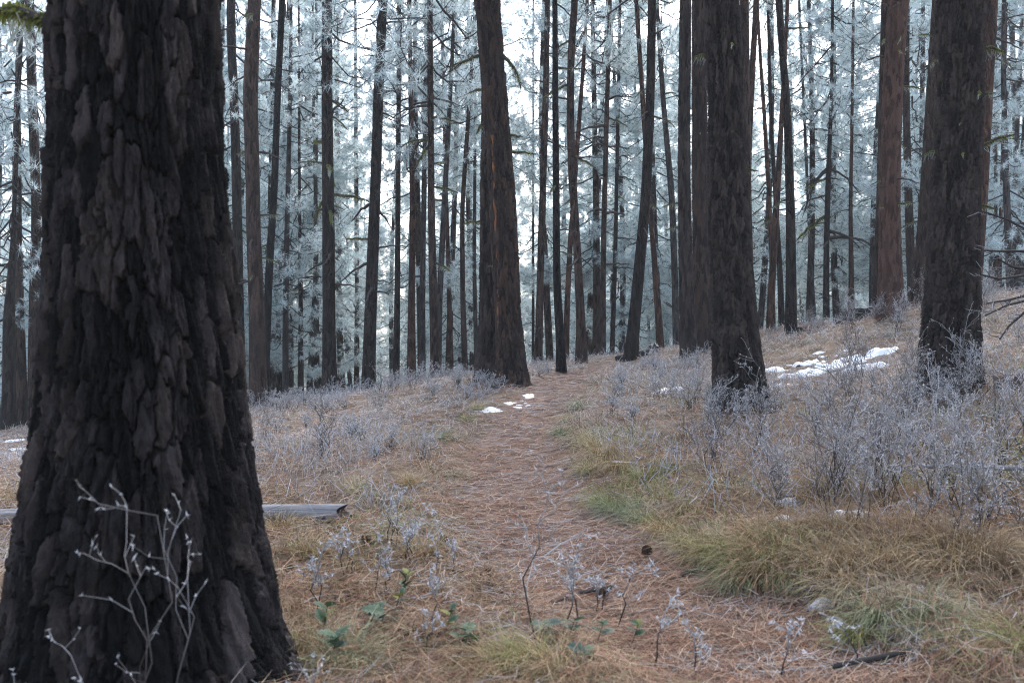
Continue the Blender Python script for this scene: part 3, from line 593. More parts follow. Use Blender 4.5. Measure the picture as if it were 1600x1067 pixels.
for (Ya, Yb, cnt, mind, kind) in ((31, 44, 28, 2.0, 0), (44, 60, 46, 2.3, 0), (60, 95, 60, 2.8, 0), (30, 60, 30, 1.7, 2), (36, 55, 36, 1.6, 1), (55, 85, 36, 2.0, 1)):
    for q in range(cnt):
        p = try_spot(Ya, Yb, mind, kind)
        if p: bg_tree(p[0], p[1], kind, int(r.integers(0, 9)), r.uniform(.82, 1.12), r.uniform(0, 6.28))
print('trees done')

# ------------------------------------------------------------------ undergrowth
def wedge(N, y0, y1, rs, margin=1.3):
    y = y0 * (y1 / y0) ** rs.random(N); x = rs.uniform(-1, 1, N) * (.53 * y + margin); return x, y
SNOW = [  # px, py on the ground, half sizes in metres, which bed
 (770, 641, .26, .16, 0), (800, 630, .26, .30, 0), (828, 621, .16, .22, 0), (812, 637, .18, .12, 0), (845, 612, .12, .15, 0),
 (1325, 566, .75, .42, 1), (1290, 576, .55, .3, 1), (1250, 590, .38, .22, 1), (1218, 604, .26, .18, 1), (1362, 556, .4, .3, 1), (1340, 580, .5, .16, 1), (1262, 568, .3, .2, 1), (1215, 580, .3, .12, 1), (1300, 552, .3, .25, 1),
 (1042, 612, .24, .14, 2), (1078, 607, .18, .12, 2), (1020, 622, .12, .08, 2),
 (1424, 914, .055, .045, 3), (1432, 926, .06, .04, 3), (1283, 948, .055, .035, 3), (1162, 874, .06, .03, 3), (1525, 911, .05, .03, 3), (1270, 856, .045, .03, 3), (1302, 900, .05, .03, 3), (1240, 920, .05, .03, 3),
 (1232, 790, .07, .03, 4), (1330, 808, .13, .04, 4), (1412, 795, .14, .045, 4), (1575, 802, .1, .03, 4), (1222, 816, .06, .03, 4), (1490, 790, .09, .03, 4),
 (470, 817, .14, .035, 5), (16, 690, .35, .22, 6), (30, 703, .3, .14, 6)]
SNOWL = ['thin crust of snow on the path below the thick twin trunks', 'broad snow patch on the uphill slope between shrubs', 'small snow patch beside the charred-foot pine on the downhill side',
         'lump of old snow in the grass bank beside the path', 'snow fleck under the frosted shrubs of the bank', 'thin snow strip along the foot of the weathered log', 'snow patch on the downhill flat past the massive trunk']
SNOWW = []
for px, py, a, b, k in SNOW:
    x, y, z = ground_at(px, py); SNOWW.append((x, y, a, b, k))
SW = np.array(SNOWW)
def snowy(x, y, f=1.0):
    m = np.zeros(len(x), bool)
    for X0, Y0, a, b, k in SNOWW: m |= ((x - X0) / (a * f)) ** 2 + ((y - Y0) / (b * f)) ** 2 < 1
    return m
for q, (X0, Y0, a, b, k) in enumerate(SNOWW):
    nr, na = 18, 56; rr = np.linspace(0, 1, nr)[:, None]; an = np.linspace(0, 2 * np.pi, na, endpoint=False)[None]
    out = .72 + .6 * (fbm(np.cos(an) * 2.3 + q * 9, np.sin(an) * 2.3 + q * 5, 6) - .3)
    kk = 1.45 if k in (3, 4) else 1.15; x = X0 + rr * out * a * np.cos(an) * kk; y = Y0 + rr * out * b * np.sin(an) * kk
    hh = (.028 if k in (3, 4) else .016 if k == 0 else .05 if k == 1 else .03)
    brk = fbm(x * (16 if k in (3, 4) else 4.5) + q, y * (16 if k in (3, 4) else 7), q + 40, 4)
    z = height(x, y) + ((1 - rr ** 4) * hh * (.2 + 1.3 * brk) + .018 - .03 * rr ** 3 if k in (3, 4) else (brk - (.40 if k == 0 else .47) - .18 * rr ** 3) * (.10 if k == 0 else .30)) - .012 * rr
    z = np.minimum(z, height(x, y) + hh * 1.3 + (.04 if k in (3, 4) else 0))
    g = MB(); V = np.stack([x, y, z], -1); ii = np.arange(nr - 1)[:, None] * na; j = np.arange(na)[None]; j2 = (j + 1) % na
    V = V - np.array([X0, Y0, hz(X0, Y0)]); g.add(V, np.stack([ii + j, ii + j2, ii + na + j2, ii + na + j], -1).reshape(-1, 4))
    tag(link('snow_patch', g.mesh('snow_patch', True, False), M_SNOW, loc=(X0, Y0, hz(X0, Y0))), SNOWL[k], 'snow', 'snow patches on the forest floor')

# fallen needles
TAN = np.array([.31, .20, .135]); ORG = np.array([.25, .122, .076]); DRK = np.array([.10, .062, .043]); FRO = np.array([.36, .34, .335]); PAL = np.array([.38, .29, .205])
def needles_obj(N, seed):
    rs = np.random.default_rng(seed); x, y = wedge(int(N * 1.7), 2.3, 24, rs, .6)
    pd = pathd(x, y); keep = (rs.random(len(x)) < np.where(pd < 1.25, 1.0, .42)) & ~(snowy(x, y, .9) & (rs.random(len(x)) < .8))
    x, y, pd = x[keep][:N], y[keep][:N], pd[keep][:N]; n = len(x)
    az = rs.uniform(0, np.pi, n) * .75 + rs.normal(0, .5, n) - .15; l = rs.uniform(.09, .19, n) * (1 + .01 * y); s = np.array([-.5, 0, .5])
    d = np.stack([np.cos(az), np.sin(az)], -1); bow = rs.normal(0, .10, n) * l
    Px = x[:, None] + d[:, :1] * l[:, None] * s - d[:, 1:] * (bow[:, None] * (1 - 4 * s ** 2)); Py = y[:, None] + d[:, 1:] * l[:, None] * s + d[:, :1] * (bow[:, None] * (1 - 4 * s ** 2))
    lift = .010 + rs.gamma(1.3, .006, n) + np.where(pd < 1.1, 0, rs.gamma(1.5, .018, n)); tilt = rs.normal(0, .09, n) + np.where(pd < 1.1, 0, rs.normal(0, .18, n))
    Pz = height(Px, Py) + lift[:, None] + tilt[:, None] * l[:, None] * s
    wd = (.0013 + .00032 * y)[:, None] * np.array([.8, 1, .5]); up = np.stack([-d[:, 1], d[:, 0], rs.normal(0, .5, n)], -1)
    q = rs.random(n)[:, None]; nz = fbm(x * 1.4, y * 1.4, 8)[:, None]; fz = np.clip((y[:, None] - 7) / 14, 0, .45) + .5 * sstep(.45, .7, fbm(x * 2.1, y * 3.5, 12))[:, None]
    c = np.where(q < .40, TAN, np.where(q < .74, ORG, np.where(q < .86, PAL, DRK))) * rs.uniform(.7, 1.2, (n, 1)) * (.8 + .4 * nz)
    c = np.where(rs.random((n, 1)) < fz * .55, FRO * rs.uniform(.75, 1.1, (n, 1)), c)
    m = MB(); m.ribbons(np.stack([Px, Py, Pz], -1), wd, unit(up), c[:, None] * np.ones((1, 3, 1)))
    return tag(link('needle_litter', m.mesh('needle_litter'), M_NEEDLE), 'fallen orange-brown pine needles matted over the trail and floor', 'needle litter', None, 'stuff')
needles_obj(118000, 3)

# dry and frosted grass in clumps
def grass_obj(NC, per, seed):
    rs = np.random.default_rng(seed); x, y = wedge(NC * 2, 2.4, 27, rs, .9)
    pd = pathd(x, y); dn = fbm(x * .8, y * .8, 21)
    keep = (pd > 1.02 + .35 * (dn - .5)) & ~snowy(x, y, 1.15) & (rs.random(len(x)) < sstep(.22, .5, dn) * .8 + .3)
    x, y, pd = x[keep][:NC], y[keep][:NC], pd[keep][:NC]; n = len(x)
    side = np.sign(x - pathx(y))
    green = sstep(.52, .66, fbm(x * 1.1 + 3, y * 1.1, 23)) * np.where(side > 0, 1.0, .45) * np.clip(1.5 - y / 13, .15, 1)
    frost = np.clip((y - 7.5) / 8, 0, .75) * np.where(side < 0, 1.0, .75) + .35 * sstep(.5, .7, fbm(x * .9, y * .9 + 40, 25))
    big = rs.uniform(.55, 1.2, n) * (.7 + .6 * dn[keep][:NC]) * np.where((side > 0) & (y > 4), 1.2, .95)
    K = per; X0 = np.repeat(x, K) ; Y0 = np.repeat(y, K); N = n * K
    az = rs.uniform(0, 6.283, N); rad = np.abs(rs.normal(0, .035, N)) * (1 + .04 * Y0); X0 = X0 + np.cos(az) * rad; Y0 = Y0 + np.sin(az) * rad
    lean = np.repeat(rs.uniform(0, 6.28, n), K); az = az + rs.normal(0, .5, N)
    dx = np.cos(az) + .7 * np.cos(lean) - .35 * np.repeat(side, K); dy = np.sin(az) + .7 * np.sin(lean) - .25
    dl = np.hypot(dx, dy) + 1e-6; dx /= dl; dy /= dl
    l = np.repeat(big, K) * rs.uniform(.10, .27, N); e0 = rs.uniform(.35, 1.25, N); e1 = e0 - rs.uniform(.7, 1.9, N)
    z0 = height(X0, Y0); P = np.zeros((N, 4, 3)); P[:, 0] = np.stack([X0, Y0, z0 - .01], -1)
    for j, t in enumerate((0, .5, 1)):
        e = e0 + (e1 - e0) * t; P[:, j + 1] = P[:, j] + (l / 3)[:, None] * np.stack([np.cos(e) * dx, np.cos(e) * dy, np.sin(e)], -1)
    P[..., 2] = np.maximum(P[..., 2], z0[:, None] + .004)
    q = rs.random((N, 1)); cg = np.array([.17, .19, .07]) * rs.uniform(.7, 1.4, (N, 1)); ct = np.array([.31, .232, .14]) * rs.uniform(.6, 1.25, (N, 1)); cbw = np.array([.20, .12, .07]) * rs.uniform(.6, 1.3, (N, 1))
    c = np.where(q < .62, ct, cbw); c = np.where(rs.random((N, 1)) < np.repeat(green, K)[:, None] * .8, cg, c)
    fr = np.repeat(frost, K)[:, None] * rs.uniform(.4, 1.5, (N, 1)); F = np.array([.54, .545, .56])
    s4 = np.array([0, .33, .66, 1])[None, :, None]; k = np.clip(fr[:, None] * (.25 + .95 * s4), 0, .92)
    c = c[:, None] * (1 - k) + F * k
    wd = (.0014 + .00034 * Y0)[:, None] * np.array([1, 1, .8, .25]); sd_ = np.stack([-dy, dx, rs.normal(0, .4, N)], -1)
    m = MB(); nr_ = Y0 < 7.5; fr_ = ~nr_; k3 = [0, 2, 3]; sd_ = unit(sd_)
    m.ribbons(P[nr_], wd[nr_], sd_[nr_], c[nr_]); m.ribbons(P[fr_][:, k3], wd[fr_][:, k3], sd_[fr_], c[fr_][:, k3])
    return tag(link('grass', m.mesh('grass'), M_BLADE), 'matted dry tan and green grass, frosted farther up the slope', 'grass', None, 'stuff')
grass_obj(7400, 20, 5)

# frosted shrubs
FT = np.array([.53, .525, .535]); BK = np.array([.045, .032, .027])
def shrub_mesh(seed, S, Hs, spread, n1=8, n2=5, thick=1.0, frost=.8, spikes=1):
    r = np.random.default_rng(seed); m = MB()
    az = r.uniform(0, 6.28, S); el = np.pi / 2 - np.abs(r.normal(0, spread, S)); l = Hs * r.uniform(.55, 1.1, S); n = 6; s = np.linspace(0, 1, n)
    d = np.stack([np.cos(az) * np.cos(el), np.sin(az) * np.cos(el), np.sin(el)], -1)
    P = d[:, None] * (l[:, None] * s)[..., None] + np.array([1, 1, 0]) * r.normal(0, .02, (S, 1, 3)); P[:, 1:] += r.normal(0, .022, (S, n - 1, 3)) * l[:, None, None] * 2; P[:, 0, 2] = -.03
    f = np.clip(frost * (s * 1.3 - .6), 0, 1)[None, :, None]; m.tubes(P, thick * (.0040 * (1 - .6 * s))[None] * np.ones((S, 1)), 4, (BK * (1 - f) + FT * f) * np.ones((S, n, 3)))
    def kids(P, l, k, lo, ang, la, lb, npt):
        B, n, _ = P.shape; t = r.uniform(lo, 1, (B, k)); t[:, 0] = 1; idx = t * (n - 1); i0 = np.minimum(idx.astype(int), n - 2); ff = (idx - i0)[..., None]
        A0 = np.take_along_axis(P, i0[..., None], 1); A1 = np.take_along_axis(P, i0[..., None] + 1, 1); C = (A0 * (1 - ff) + A1 * ff).reshape(-1, 3); D = unit(A1 - A0).reshape(-1, 3)
        E = unit(D + unit(r.normal(0, 1, D.shape)) * ang + np.array([0, 0, .15])); L = r.uniform(la, lb, len(C)) * np.repeat(l, k) * (1.2 - .5 * t.ravel()); sp = np.linspace(0, 1, npt)
        Q = C[:, None] + E[:, None] * (L[:, None] * sp)[..., None]; Q[:, 1:] += r.normal(0, .05, Q[:, 1:].shape) * L[:, None, None]; return Q, L, t.ravel()
    Q, L, t = kids(P, l, n1, .22, .95, .28, .55, 4); s4 = np.linspace(0, 1, 4)
    f = np.clip(frost * (.0 + .55 * t[:, None] + .5 * s4[None]) + r.normal(0, .15, (len(Q), 1)), 0, 1)[..., None]; m.tubes(Q, thick * (.0024 * (1 - .45 * s4))[None] * np.ones((len(Q), 1)), 3, BK * (1 - f) + FT * f)
    W, L2, t = kids(Q, L, n2, .2, 1.0, .25, .6, 3); s3 = np.linspace(0, 1, 3)
    f = np.clip(frost * r.uniform(.3, 1.15, (len(W), 1, 1)), 0, 1) * np.ones((1, 3, 1)); m.tubes(W, thick * (.0021 * (1 - .4 * s3))[None] * np.ones((len(W), 1)), 3, BK * (1 - f) + FT * f)
    if spikes:
        C = np.repeat(W[:, 1:].reshape(-1, 3), spikes, 0); E = unit(r.normal(0, 1, C.shape) + np.array([0, 0, .3])); ln = r.uniform(.010, .026, len(C)) * thick
        sd_ = unit(np.cross(E, r.normal(0, 1, E.shape))) * .0034 * thick
        V = np.stack([C - sd_, C + sd_, C + E * ln[:, None]], 1); m.add(V, np.arange(len(C) * 3).reshape(-1, 3), FT * np.ones((len(C) * 3, 1)) * r.uniform(.8, 1.1, (len(C), 1)).repeat(3, 0))
    return m.mesh('frosted_shrub')
SHR = [shrub_mesh(50 + k, 6, .56, .40, 6, 5, 1.0, (.22, .8, .5, .95)[k]) for k in range(4)] + [shrub_mesh(60 + k, 8, .34, .6, 6, 5, 1.05, (.9, .7, .8)[k]) for k in range(3)] + [shrub_mesh(70 + k, 4, .75, .25, 7, 4, 1.05, (.25, .5, .8)[k]) for k in range(3)]
ZL = ['leafless frosted shrub on the bank above the path', 'low frosted bush on the downhill side of the path', 'frosted scrub on the uphill ridge near the stub-studded reddish trunk', 'tall thin-stemmed frosted shrub on the bank above the path',
      'low frosted bush between the charred-foot pine and the path', 'frosted bush at the foot of the stout mossy trunk', 'frosted bush round the foot of the charred-foot pine', 'low frosted bush at the foot of the thick twin trunks']
rs = np.random.default_rng(17); SH = []
LANDS = [((p - 800) / FPX * d, d, t) for p, d, t in ((220, 3.5, 'massive fire-scarred trunk'), (480, 6.7, 'weathered log'), (785, 14.5, 'thick twin trunks'), (1155, 10.5, 'charred-foot pine'), (1483, 10.5, 'stout mossy trunk'), (1393, 17, 'stub-studded reddish trunk'),
         (877, 17, 'black pine in the path bend'), (985, 20, 'steeply leaning dark pine'), (1250, 19, 'rotten red log'), (1076, 18, 'slim dark pine'), (515, 24, 'straight dark pine on the brink'), (575, 24, 'dark pine with arching bare limbs'), (403, 21, 'knobby reddish-brown pine'),
         (682, 24, 'broad-footed brown pine'), (1325, 15, 'broad snow patch'), (945, 8.6, 'largest tan tussock'), (1430, 4.6, 'double lump of snow'), (1480, 7, 'fallen branch in the bank'), (1590, 10, 'snow-topped log'), (640, 9.5, 'downhill edge of the trail'))]
def put_shrub(x, y, v, s, zone):
    o = link('frosted_shrub', SHR[v], M_TWIG, None, (x, y, hz(x, y)), (0, 0, rs.uniform(0, 6.28)), (s, s, s * rs.uniform(.85, 1.15))); SH.append((x, y))
    near = min(LANDS, key=lambda q: (q[0] - x) ** 2 + (q[1] - y) ** 2)[2]
    where = 'touching' if False else ('by the path' if pathd(np.array([x]), np.array([y]))[0] < 2.6 else 'off the path')
    tag(o, ('frosted leafless shrub ', 'low frosted bush ', 'tall thin-stemmed frosted shrub ')[0 if v < 4 else 1 if v < 7 else 2] + where + ' near the ' + near, 'shrub', 'frosted shrubs')
def scatter(cnt, y0, y1, fx0, fx1, vs_, smin, smax, zone, mind=.22, pw=1.0, pdmin=1.5):
    c = 0; t = 0
    while c < cnt and t < cnt * 60:
        t += 1; y = y0 + (y1 - y0) * rs.random() ** pw; x = rs.uniform(fx0(y), fx1(y))
        if pathd(np.array([x]), np.array([y]))[0] < pdmin or snowy(np.array([x]), np.array([y]), .9)[0]: continue
        if any((x - a) ** 2 + (y - b) ** 2 < mind ** 2 for a, b in SH[-120:]): continue
        put_shrub(x, y, random.choice(vs_), rs.uniform(smin, smax), zone); c += 1
e = lambda y: .515 * y + .3
scatter(15, 5.2, 9.3, lambda y: pathx(y) + 1.15 + .12 * (9 - y), e, (0, 1, 2, 3, 4), .75, 1.05, 0)
scatter(14, 5.4, 8.5, lambda y: pathx(y) + 1.5, e, (7, 8, 9), .75, 1.0, 3)
scatter(12, 4.75, 6.0, lambda y: pathx(y) + 1.25, e, (7, 8, 9, 0, 2), .6, .85, 3, .25)
scatter(15, 9.0, 14, lambda y: pathx(y) + 1.6, e, (0, 1, 2, 3), .6, .95, 0, .3)
scatter(14, 9.5, 16.5, lambda y: pathx(y) + .75, lambda y: pathx(y) + 2.0, (4, 5, 6, 0), .7, 1.05, 4, .25, 1, 1.6)
scatter(18, 14, 22, lambda y: .2 * y + .8, lambda y: .53 * y, (0, 1, 2, 4, 5), .8, 1.15, 2, .4)
scatter(24, 7.5, 17, lambda y: -.30 * y - .4, lambda y: pathx(y) - .75, (4, 5, 6, 5, 0), .6, 1.0, 1, .3)
scatter(18, 15, 23, lambda y: -.27 * y, lambda y: -.05 * y, (4, 5, 6), .8, 1.1, 1, .4)
for px, py, v, s in ((1130, 652, 0, .62), (1165, 660, 4, .85), (1195, 655, 5, .9), (1210, 645, 0, .6), (1110, 640, 5, .8)): x, y, z = ground_at(px, py); put_shrub(x, y, v, s, 6)
for px, py, v, s in ((1440, 632, 0, .8), (1470, 636, 1, .75), (1500, 634, 2, .95), (1530, 632, 3, .9), (1425, 640, 4, .9), (1485, 645, 6, 1.0), (1515, 622, 9, .9)): x, y, z = ground_at(px, py); put_shrub(x, y, v, s, 5)
for px, py, v, s in ((752, 600, 4, .7), (735, 604, 5, .8), (772, 608, 6, .6), (715, 608, 4, .9), (760, 612, 5, .7), (842, 588, 6, .7), (858, 586, 4, .6)): x, y, z = ground_at(px, py); put_shrub(x, y, v, s, 7)

# low frosted stalks too many to count
def stalks(N, seed):
    rs = np.random.default_rng(seed); x, y = wedge(N * 2, 5, 26, rs, .5); pd = pathd(x, y); dn = fbm(x * .7, y * .7, 33)
    k = (pd > 1.5) & (rs.random(len(x)) < sstep(.35, .6, dn) * np.clip((y - 4) / 5, .1, 1)) & ~snowy(x, y, .9); x, y = x[k][:N], y[k][:N]; n = len(x)
    az = rs.uniform(0, 6.28, n); el = rs.uniform(.6, 1.5, n); l = rs.uniform(.08, .30, n); s = np.linspace(0, 1, 4); z = height(x, y)
    d = np.stack([np.cos(az) * np.cos(el), np.sin(az) * np.cos(el), np.sin(el)], -1); P = np.stack([x, y, z], -1)[:, None] + d[:, None] * (l[:, None] * s)[..., None]
    P[:, 1:] += rs.normal(0, .12, (n, 3, 3)) * l[:, None, None]
    f = np.clip(.25 + .9 * s[None] + rs.normal(0, .2, (n, 1)), 0, 1)[..., None]; c = np.array([.12, .09, .07]) * (1 - f) + np.array([.46, .47, .51]) * f
    m = MB(); m.ribbons(P, (.002 + .00036 * y)[:, None] * np.array([.7, 1, 1, .5]), unit(rs.normal(0, 1, (n, 3))), c)
    tag(link('frosted_stalks', m.mesh('frosted_stalks'), M_TWIG), 'low rime-covered stalks and seed heads among the grass', 'ground cover', None, 'stuff')
stalks(9000, 9)

# grass tussocks beside the trail
def tussock_mesh(seed, colr, N=420):
    r = np.random.default_rng(seed); az = r.uniform(0, 6.28, N); rd = np.sqrt(r.random(N)) * .07; x, y = np.cos(az) * rd, np.sin(az) * rd
    az = az + r.normal(0, .9, N); dx = np.cos(az) - .5; dy = np.sin(az) - .3; dl = np.hypot(dx, dy); dx /= dl; dy /= dl
    l = r.uniform(.10, .38, N); e0 = r.uniform(.5, 1.5, N); e1 = e0 - r.uniform(.5, 2.6, N); P = np.zeros((N, 5, 3)); P[:, 0] = np.stack([x, y, 0 * x - .02], -1)
    for j, t in enumerate((0, .33, .66, 1)):
        q = e0 + (e1 - e0) * t; P[:, j + 1] = P[:, j] + (l / 4)[:, None] * np.stack([np.cos(q) * dx, np.cos(q) * dy, np.sin(q)], -1)
    P[..., 2] = np.maximum(P[..., 2], -.02); s = np.linspace(0, 1, 5)[None, :, None]
    c = np.array(colr) * r.uniform(.6, 1.35, (N, 1, 1)); c = c * (1 - .3 * s) + np.array([.36, .32, .24]) * .3 * s
    m = MB(); m.ribbons(P, .0026 * np.array([1, 1, .9, .7, .2]) * np.ones((N, 1)), unit(np.stack([-dy, dx, r.normal(0, .3, N)], -1)), c); return m.mesh('grass_tussock')
TU = [tussock_mesh(81, (.36, .265, .13)), tussock_mesh(82, (.19, .215, .06)), tussock_mesh(83, (.38, .34, .18)), tussock_mesh(84, (.21, .25, .135))]
TU.append(tussock_mesh(85, (.17, .11, .062), 420)); TU.append(tussock_mesh(86, (.29, .165, .088), 380))
TUL = ['tan grass tussock drooping over the path edge', 'green grass tussock at the foot of the bank', 'straw-pale grass tussock at the path edge', 'grey-green grass tussock beside the path', 'dark brown long-bladed tussock under the frosted shrubs of the bank', 'rusty long-bladed tussock under the frosted shrubs of the bank']
TUX = ['tan grass tussock drooping over the path edge', 'green grass tussock at the foot of the bank', 'straw-pale grass tussock at the path edge', 'grey-green grass tussock beside the path']
TMARK = [(X0, Y0, t) for X0, Y0, t in ((LANDS[0][0] + .5, 3.3, 'massive trunk'), LANDS[1], LANDS[2], LANDS[3], LANDS[4], LANDS[17], LANDS[18])] + [(*ground_at(px, py)[:2], t) for px, py, t in ((1428, 920, 'double lump of snow'), (1283, 948, 'snow lump by the pine cone'), (1162, 874, 'snow lump at the green grass'),
          (1525, 911, 'lone snow lump in the bank'), (1330, 808, 'snow flecks under the shrubs'), (900, 1010, 'row of evergreen leaves'), (505, 1015, 'dark green sprig'), (625, 945, 'upright evergreen sprig'), (945, 640, 'upper bend of the trail'), (950, 800, 'middle of the trail'), (700, 680, 'downhill verge of the trail'))]
def tus_label(x, y, v):
    return ('tan', 'green', 'straw-pale', 'grey-green', 'dark brown drooping', 'rusty drooping')[v] + ' grass tussock nearest the ' + min(TMARK, key=lambda q: (q[0] - x) ** 2 + (q[1] - y) ** 2)[2]
for px, py, v, s in ((945, 715, 0, 1.2), (925, 700, 2, 1.0), (905, 640, 3, .9), (925, 740, 2, .9), (970, 735, 0, 1.0), (945, 790, 1, .8), (1010, 755, 1, .9), (1050, 740, 1, .8), (960, 800, 3, .9), (1000, 815, 3, .8), (1040, 835, 0, .9), (1075, 855, 2, .8),
                     (1100, 870, 0, .9), (1145, 880, 1, 1.0), (1200, 880, 1, 1.0), (1180, 905, 1, .9), (1150, 920, 3, .8), (1250, 915, 1, .9), (1290, 890, 0, 1.1), (1330, 930, 0, 1.1), (1370, 900, 0, 1.2), (1190, 850, 0, 1.0),
                     (1240, 860, 1, 1.0), (1300, 850, 0, 1.1), (1420, 880, 0, 1.1), (1480, 900, 0, 1.2), (1540, 870, 0, 1.2), (1380, 970, 3, .9), (1340, 1000, 1, .7), (1450, 960, 3, .9), (1590, 1020, 1, 1.0), (890, 660, 2, .8), (880, 680, 3, .8),
                     (655, 870, 0, .9), (640, 760, 0, .8), (560, 770, 2, .8), (730, 660, 1, .7), (745, 640, 2, .7), (690, 690, 3, .8), (610, 830, 2, .7), (540, 1045, 3, 1.0), (830, 1045, 1, .9), (780, 1055, 0, .9), (870, 1060, 0, .9), (460, 1030, 0, .8), (480, 870, 0, .8), (440, 830, 0, .8)) + tuple((1190 + 400 * rs.random(), 770 + 140 * rs.random(), 4 + q % 2, .75 + .5 * rs.random()) for q in range(40)) + ((1480, 880, 4, 1.3), (1440, 860, 5, 1.3), (1530, 890, 4, 1.4), (1400, 850, 5, 1.2)):
    x, y, z = ground_at(px, py)
    tag(link('grass_tussock', TU[v], M_BLADE, None, (x, y, z), (0, 0, rs.uniform(-.9, .9) + (math.pi if px < 780 else 0)), (s, s, s * .8)), tus_label(x, y, v), 'grass', 'grass tussocks along the trail')

# weathered log, other logs and stumps
def log_thing(name, A, B, r0, material, label, end=None, seed=1, group=None, cat='log', taper=.85):
    A, B = np.array(A), np.array(B); L = np.linalg.norm(B - A); n, k = 40, 22; s = np.linspace(0, 1, n)[:, None]; th = np.linspace(0, 6.283, k, endpoint=False)[None]
    rr = r0 * (taper + (1 - taper) * s) * (1 + .12 * (fbm(np.cos(th) * 3 + s * 2, np.sin(th) * 3 + seed, seed) - .5) * 2 + .07 * (fbm(np.cos(th) * 9 + seed, np.sin(th) * 9 + s * 14, seed + 2) - .5) * 2)
    V = np.stack([s * L + 0 * th + .03 * np.sin(th * 3 + seed) * (s > .99), rr * np.cos(th), rr * np.sin(th)], -1); ii = np.arange(n - 1)[:, None] * k; j = np.arange(k)[None]; j2 = (j + 1) % k
    root = link(name, None, loc=tuple(A)); root.rotation_euler = Vector(B - A).to_track_quat('X', 'Z').to_euler(); tag(root, label, cat, group)
    m = MB(); m.add(V, np.stack([ii + j, ii + j2, ii + k + j2, ii + k + j], -1).reshape(-1, 4)); link('log_body', m.mesh('log_body', True, False), material, root)
    for e_, sx in ((0, -1), (n - 1, 1)):
        m = MB(); q = V[e_]; c0 = q.mean(0) - np.array([sx * r0 * (.5 if end == 'hollow' else .08), 0, 0]); mid = c0 + (q - c0) * .6 + np.array([sx * r0 * .1, 0, 0]) * 0; vv = np.vstack([q * np.array([1, .99, .99]), mid, c0[None]])
        j = np.arange(k); j2 = (j + 1) % k; m.add(vv, [np.stack([j, j2, k + j2, k + j], -1), np.stack([k + j, k + j2, np.full(k, 2 * k)], -1)]); link('cut_end', m.mesh('cut_end', False, False), M_WOODB if end else M_WOOD, root)
    return root
a = ground_at(-60, 822); b = ground_at(538, 819)
log_thing('fallen_log', (a[0], a[1], a[2] + .055), (b[0], b[1], b[2] + .06), .062, M_WOOD, 'weathered grey log with a hollow black end behind the massive trunk', 'hollow', 3)
a = ground_at(960, 563); b = ground_at(1012, 556)
log_thing('fallen_log', (a[0], 20.3, hz(a[0], 20.3) + .05), (b[0] + .05, 20.6, hz(b[0], 20.6) + .08), .085, M_WOODB, 'short dark log lying on the crest under the steep leaner', 'x', 5)
def stump(px, Yd, h, r0, material, label):
    x = (px - 800) / FPX * Yd; z = hz(x, Yd); root = link('tree_stump', None, loc=(x, Yd, z)); tag(root, label, 'stump'); k, n = 26, 12; s = np.linspace(0, 1, n)[:, None]; th = np.linspace(0, 6.283, k, endpoint=False)[None]
    rr = r0 * (1 + .5 * np.exp(-s * 5)) * (1 + .16 * (fbm(np.cos(th) * 2 + px, np.sin(th) * 2 + s, 3) - .5) * 2); hh = h * s * (1 + .35 * s * (fbm(np.cos(th) * 3, np.sin(th) * 3 + px, 8) - .5) * 2) - .1 * (1 - s)
    V = np.stack([rr * np.cos(th), rr * np.sin(th), hh], -1); ii = np.arange(n - 1)[:, None] * k; j = np.arange(k)[None]; j2 = (j + 1) % k; m = MB(); m.add(V, np.stack([ii + j, ii + j2, ii + k + j2, ii + k + j], -1).reshape(-1, 4)); link('stump_bark', m.mesh('stump_bark', True, False), material, root)
    m = MB(); j = np.arange(k); j2 = (j + 1) % k; m.add(np.vstack([V[-1] * np.array([.99, .99, .995]), [[0, 0, h * .9]]]), np.stack([j, j2, np.full(k, k)], -1)); link('stump_top', m.mesh('stump_top', False, False), M_WOOD, root)
stump(1022, 21, .22, .11, M_WOODB, 'small grey stump on the crest beside the short dark log')
stump(1344, 20.5, .26, .28, M_WOODB, 'broad low stump on the uphill ridge')
stump(1310, 20, .16, .10, M_WOODB, 'little black stump on the uphill ridge beside the broad one')
x0 = (1250 - 800) / FPX * 19; log_thing('fallen_log', (x0, 19, hz(x0, 19) + .1), (x0 + .5, 19.3, hz(x0 + .5, 19.3) + .1), .11, M_WOODR, 'rotten red log beside the dark pine with the small forked top', 'x', 8)
a = ground_at(1555, 612); b = (6.6, 9.6, 0)
log_thing('fallen_log', (a[0], a[1], a[2] + .08), (b[0], b[1], hz(b[0], b[1]) + .16), .10, M_WOODR, 'snow-topped log running uphill from the stout mossy trunk', None, 9)
a = ground_at(1440, 768)
log_thing('fallen_branch', (a[0], a[1], a[2] + .16), (a[0] + 1.2, a[1] - .1, hz(a[0] + 1.2, a[1] - .1) + .12), .022, M_WOOD, 'thin frosted fallen branch lying in the shrubs of the bank', None, 11, None, 'branch', .6)
for q, (px, py, az, L) in enumerate(((905, 935, .3, .16), (860, 950, .9, .12), (1300, 1052, .05, .28), (520, 945, 1.1, .12), (690, 1000, 2.6, .2), (1065, 905, .2, .14))):
    x, y, z = ground_at(px, py); log_thing('bark_flake' if q != 2 else 'fallen_branch', (x, y, z + .02), (x + math.cos(az) * L, y + math.sin(az) * L, hz(x + math.cos(az) * L, y + math.sin(az) * L) + .025), .012, M_WOODB if q != 1 else M_WOODR, 'dark bark flake lying among the fallen needles' if q != 2 else 'dark stick lying at the near edge of the trail', None, q + 20, 'bark flakes on the forest floor' if q != 2 else None, 'bark' if q != 2 else 'stick')

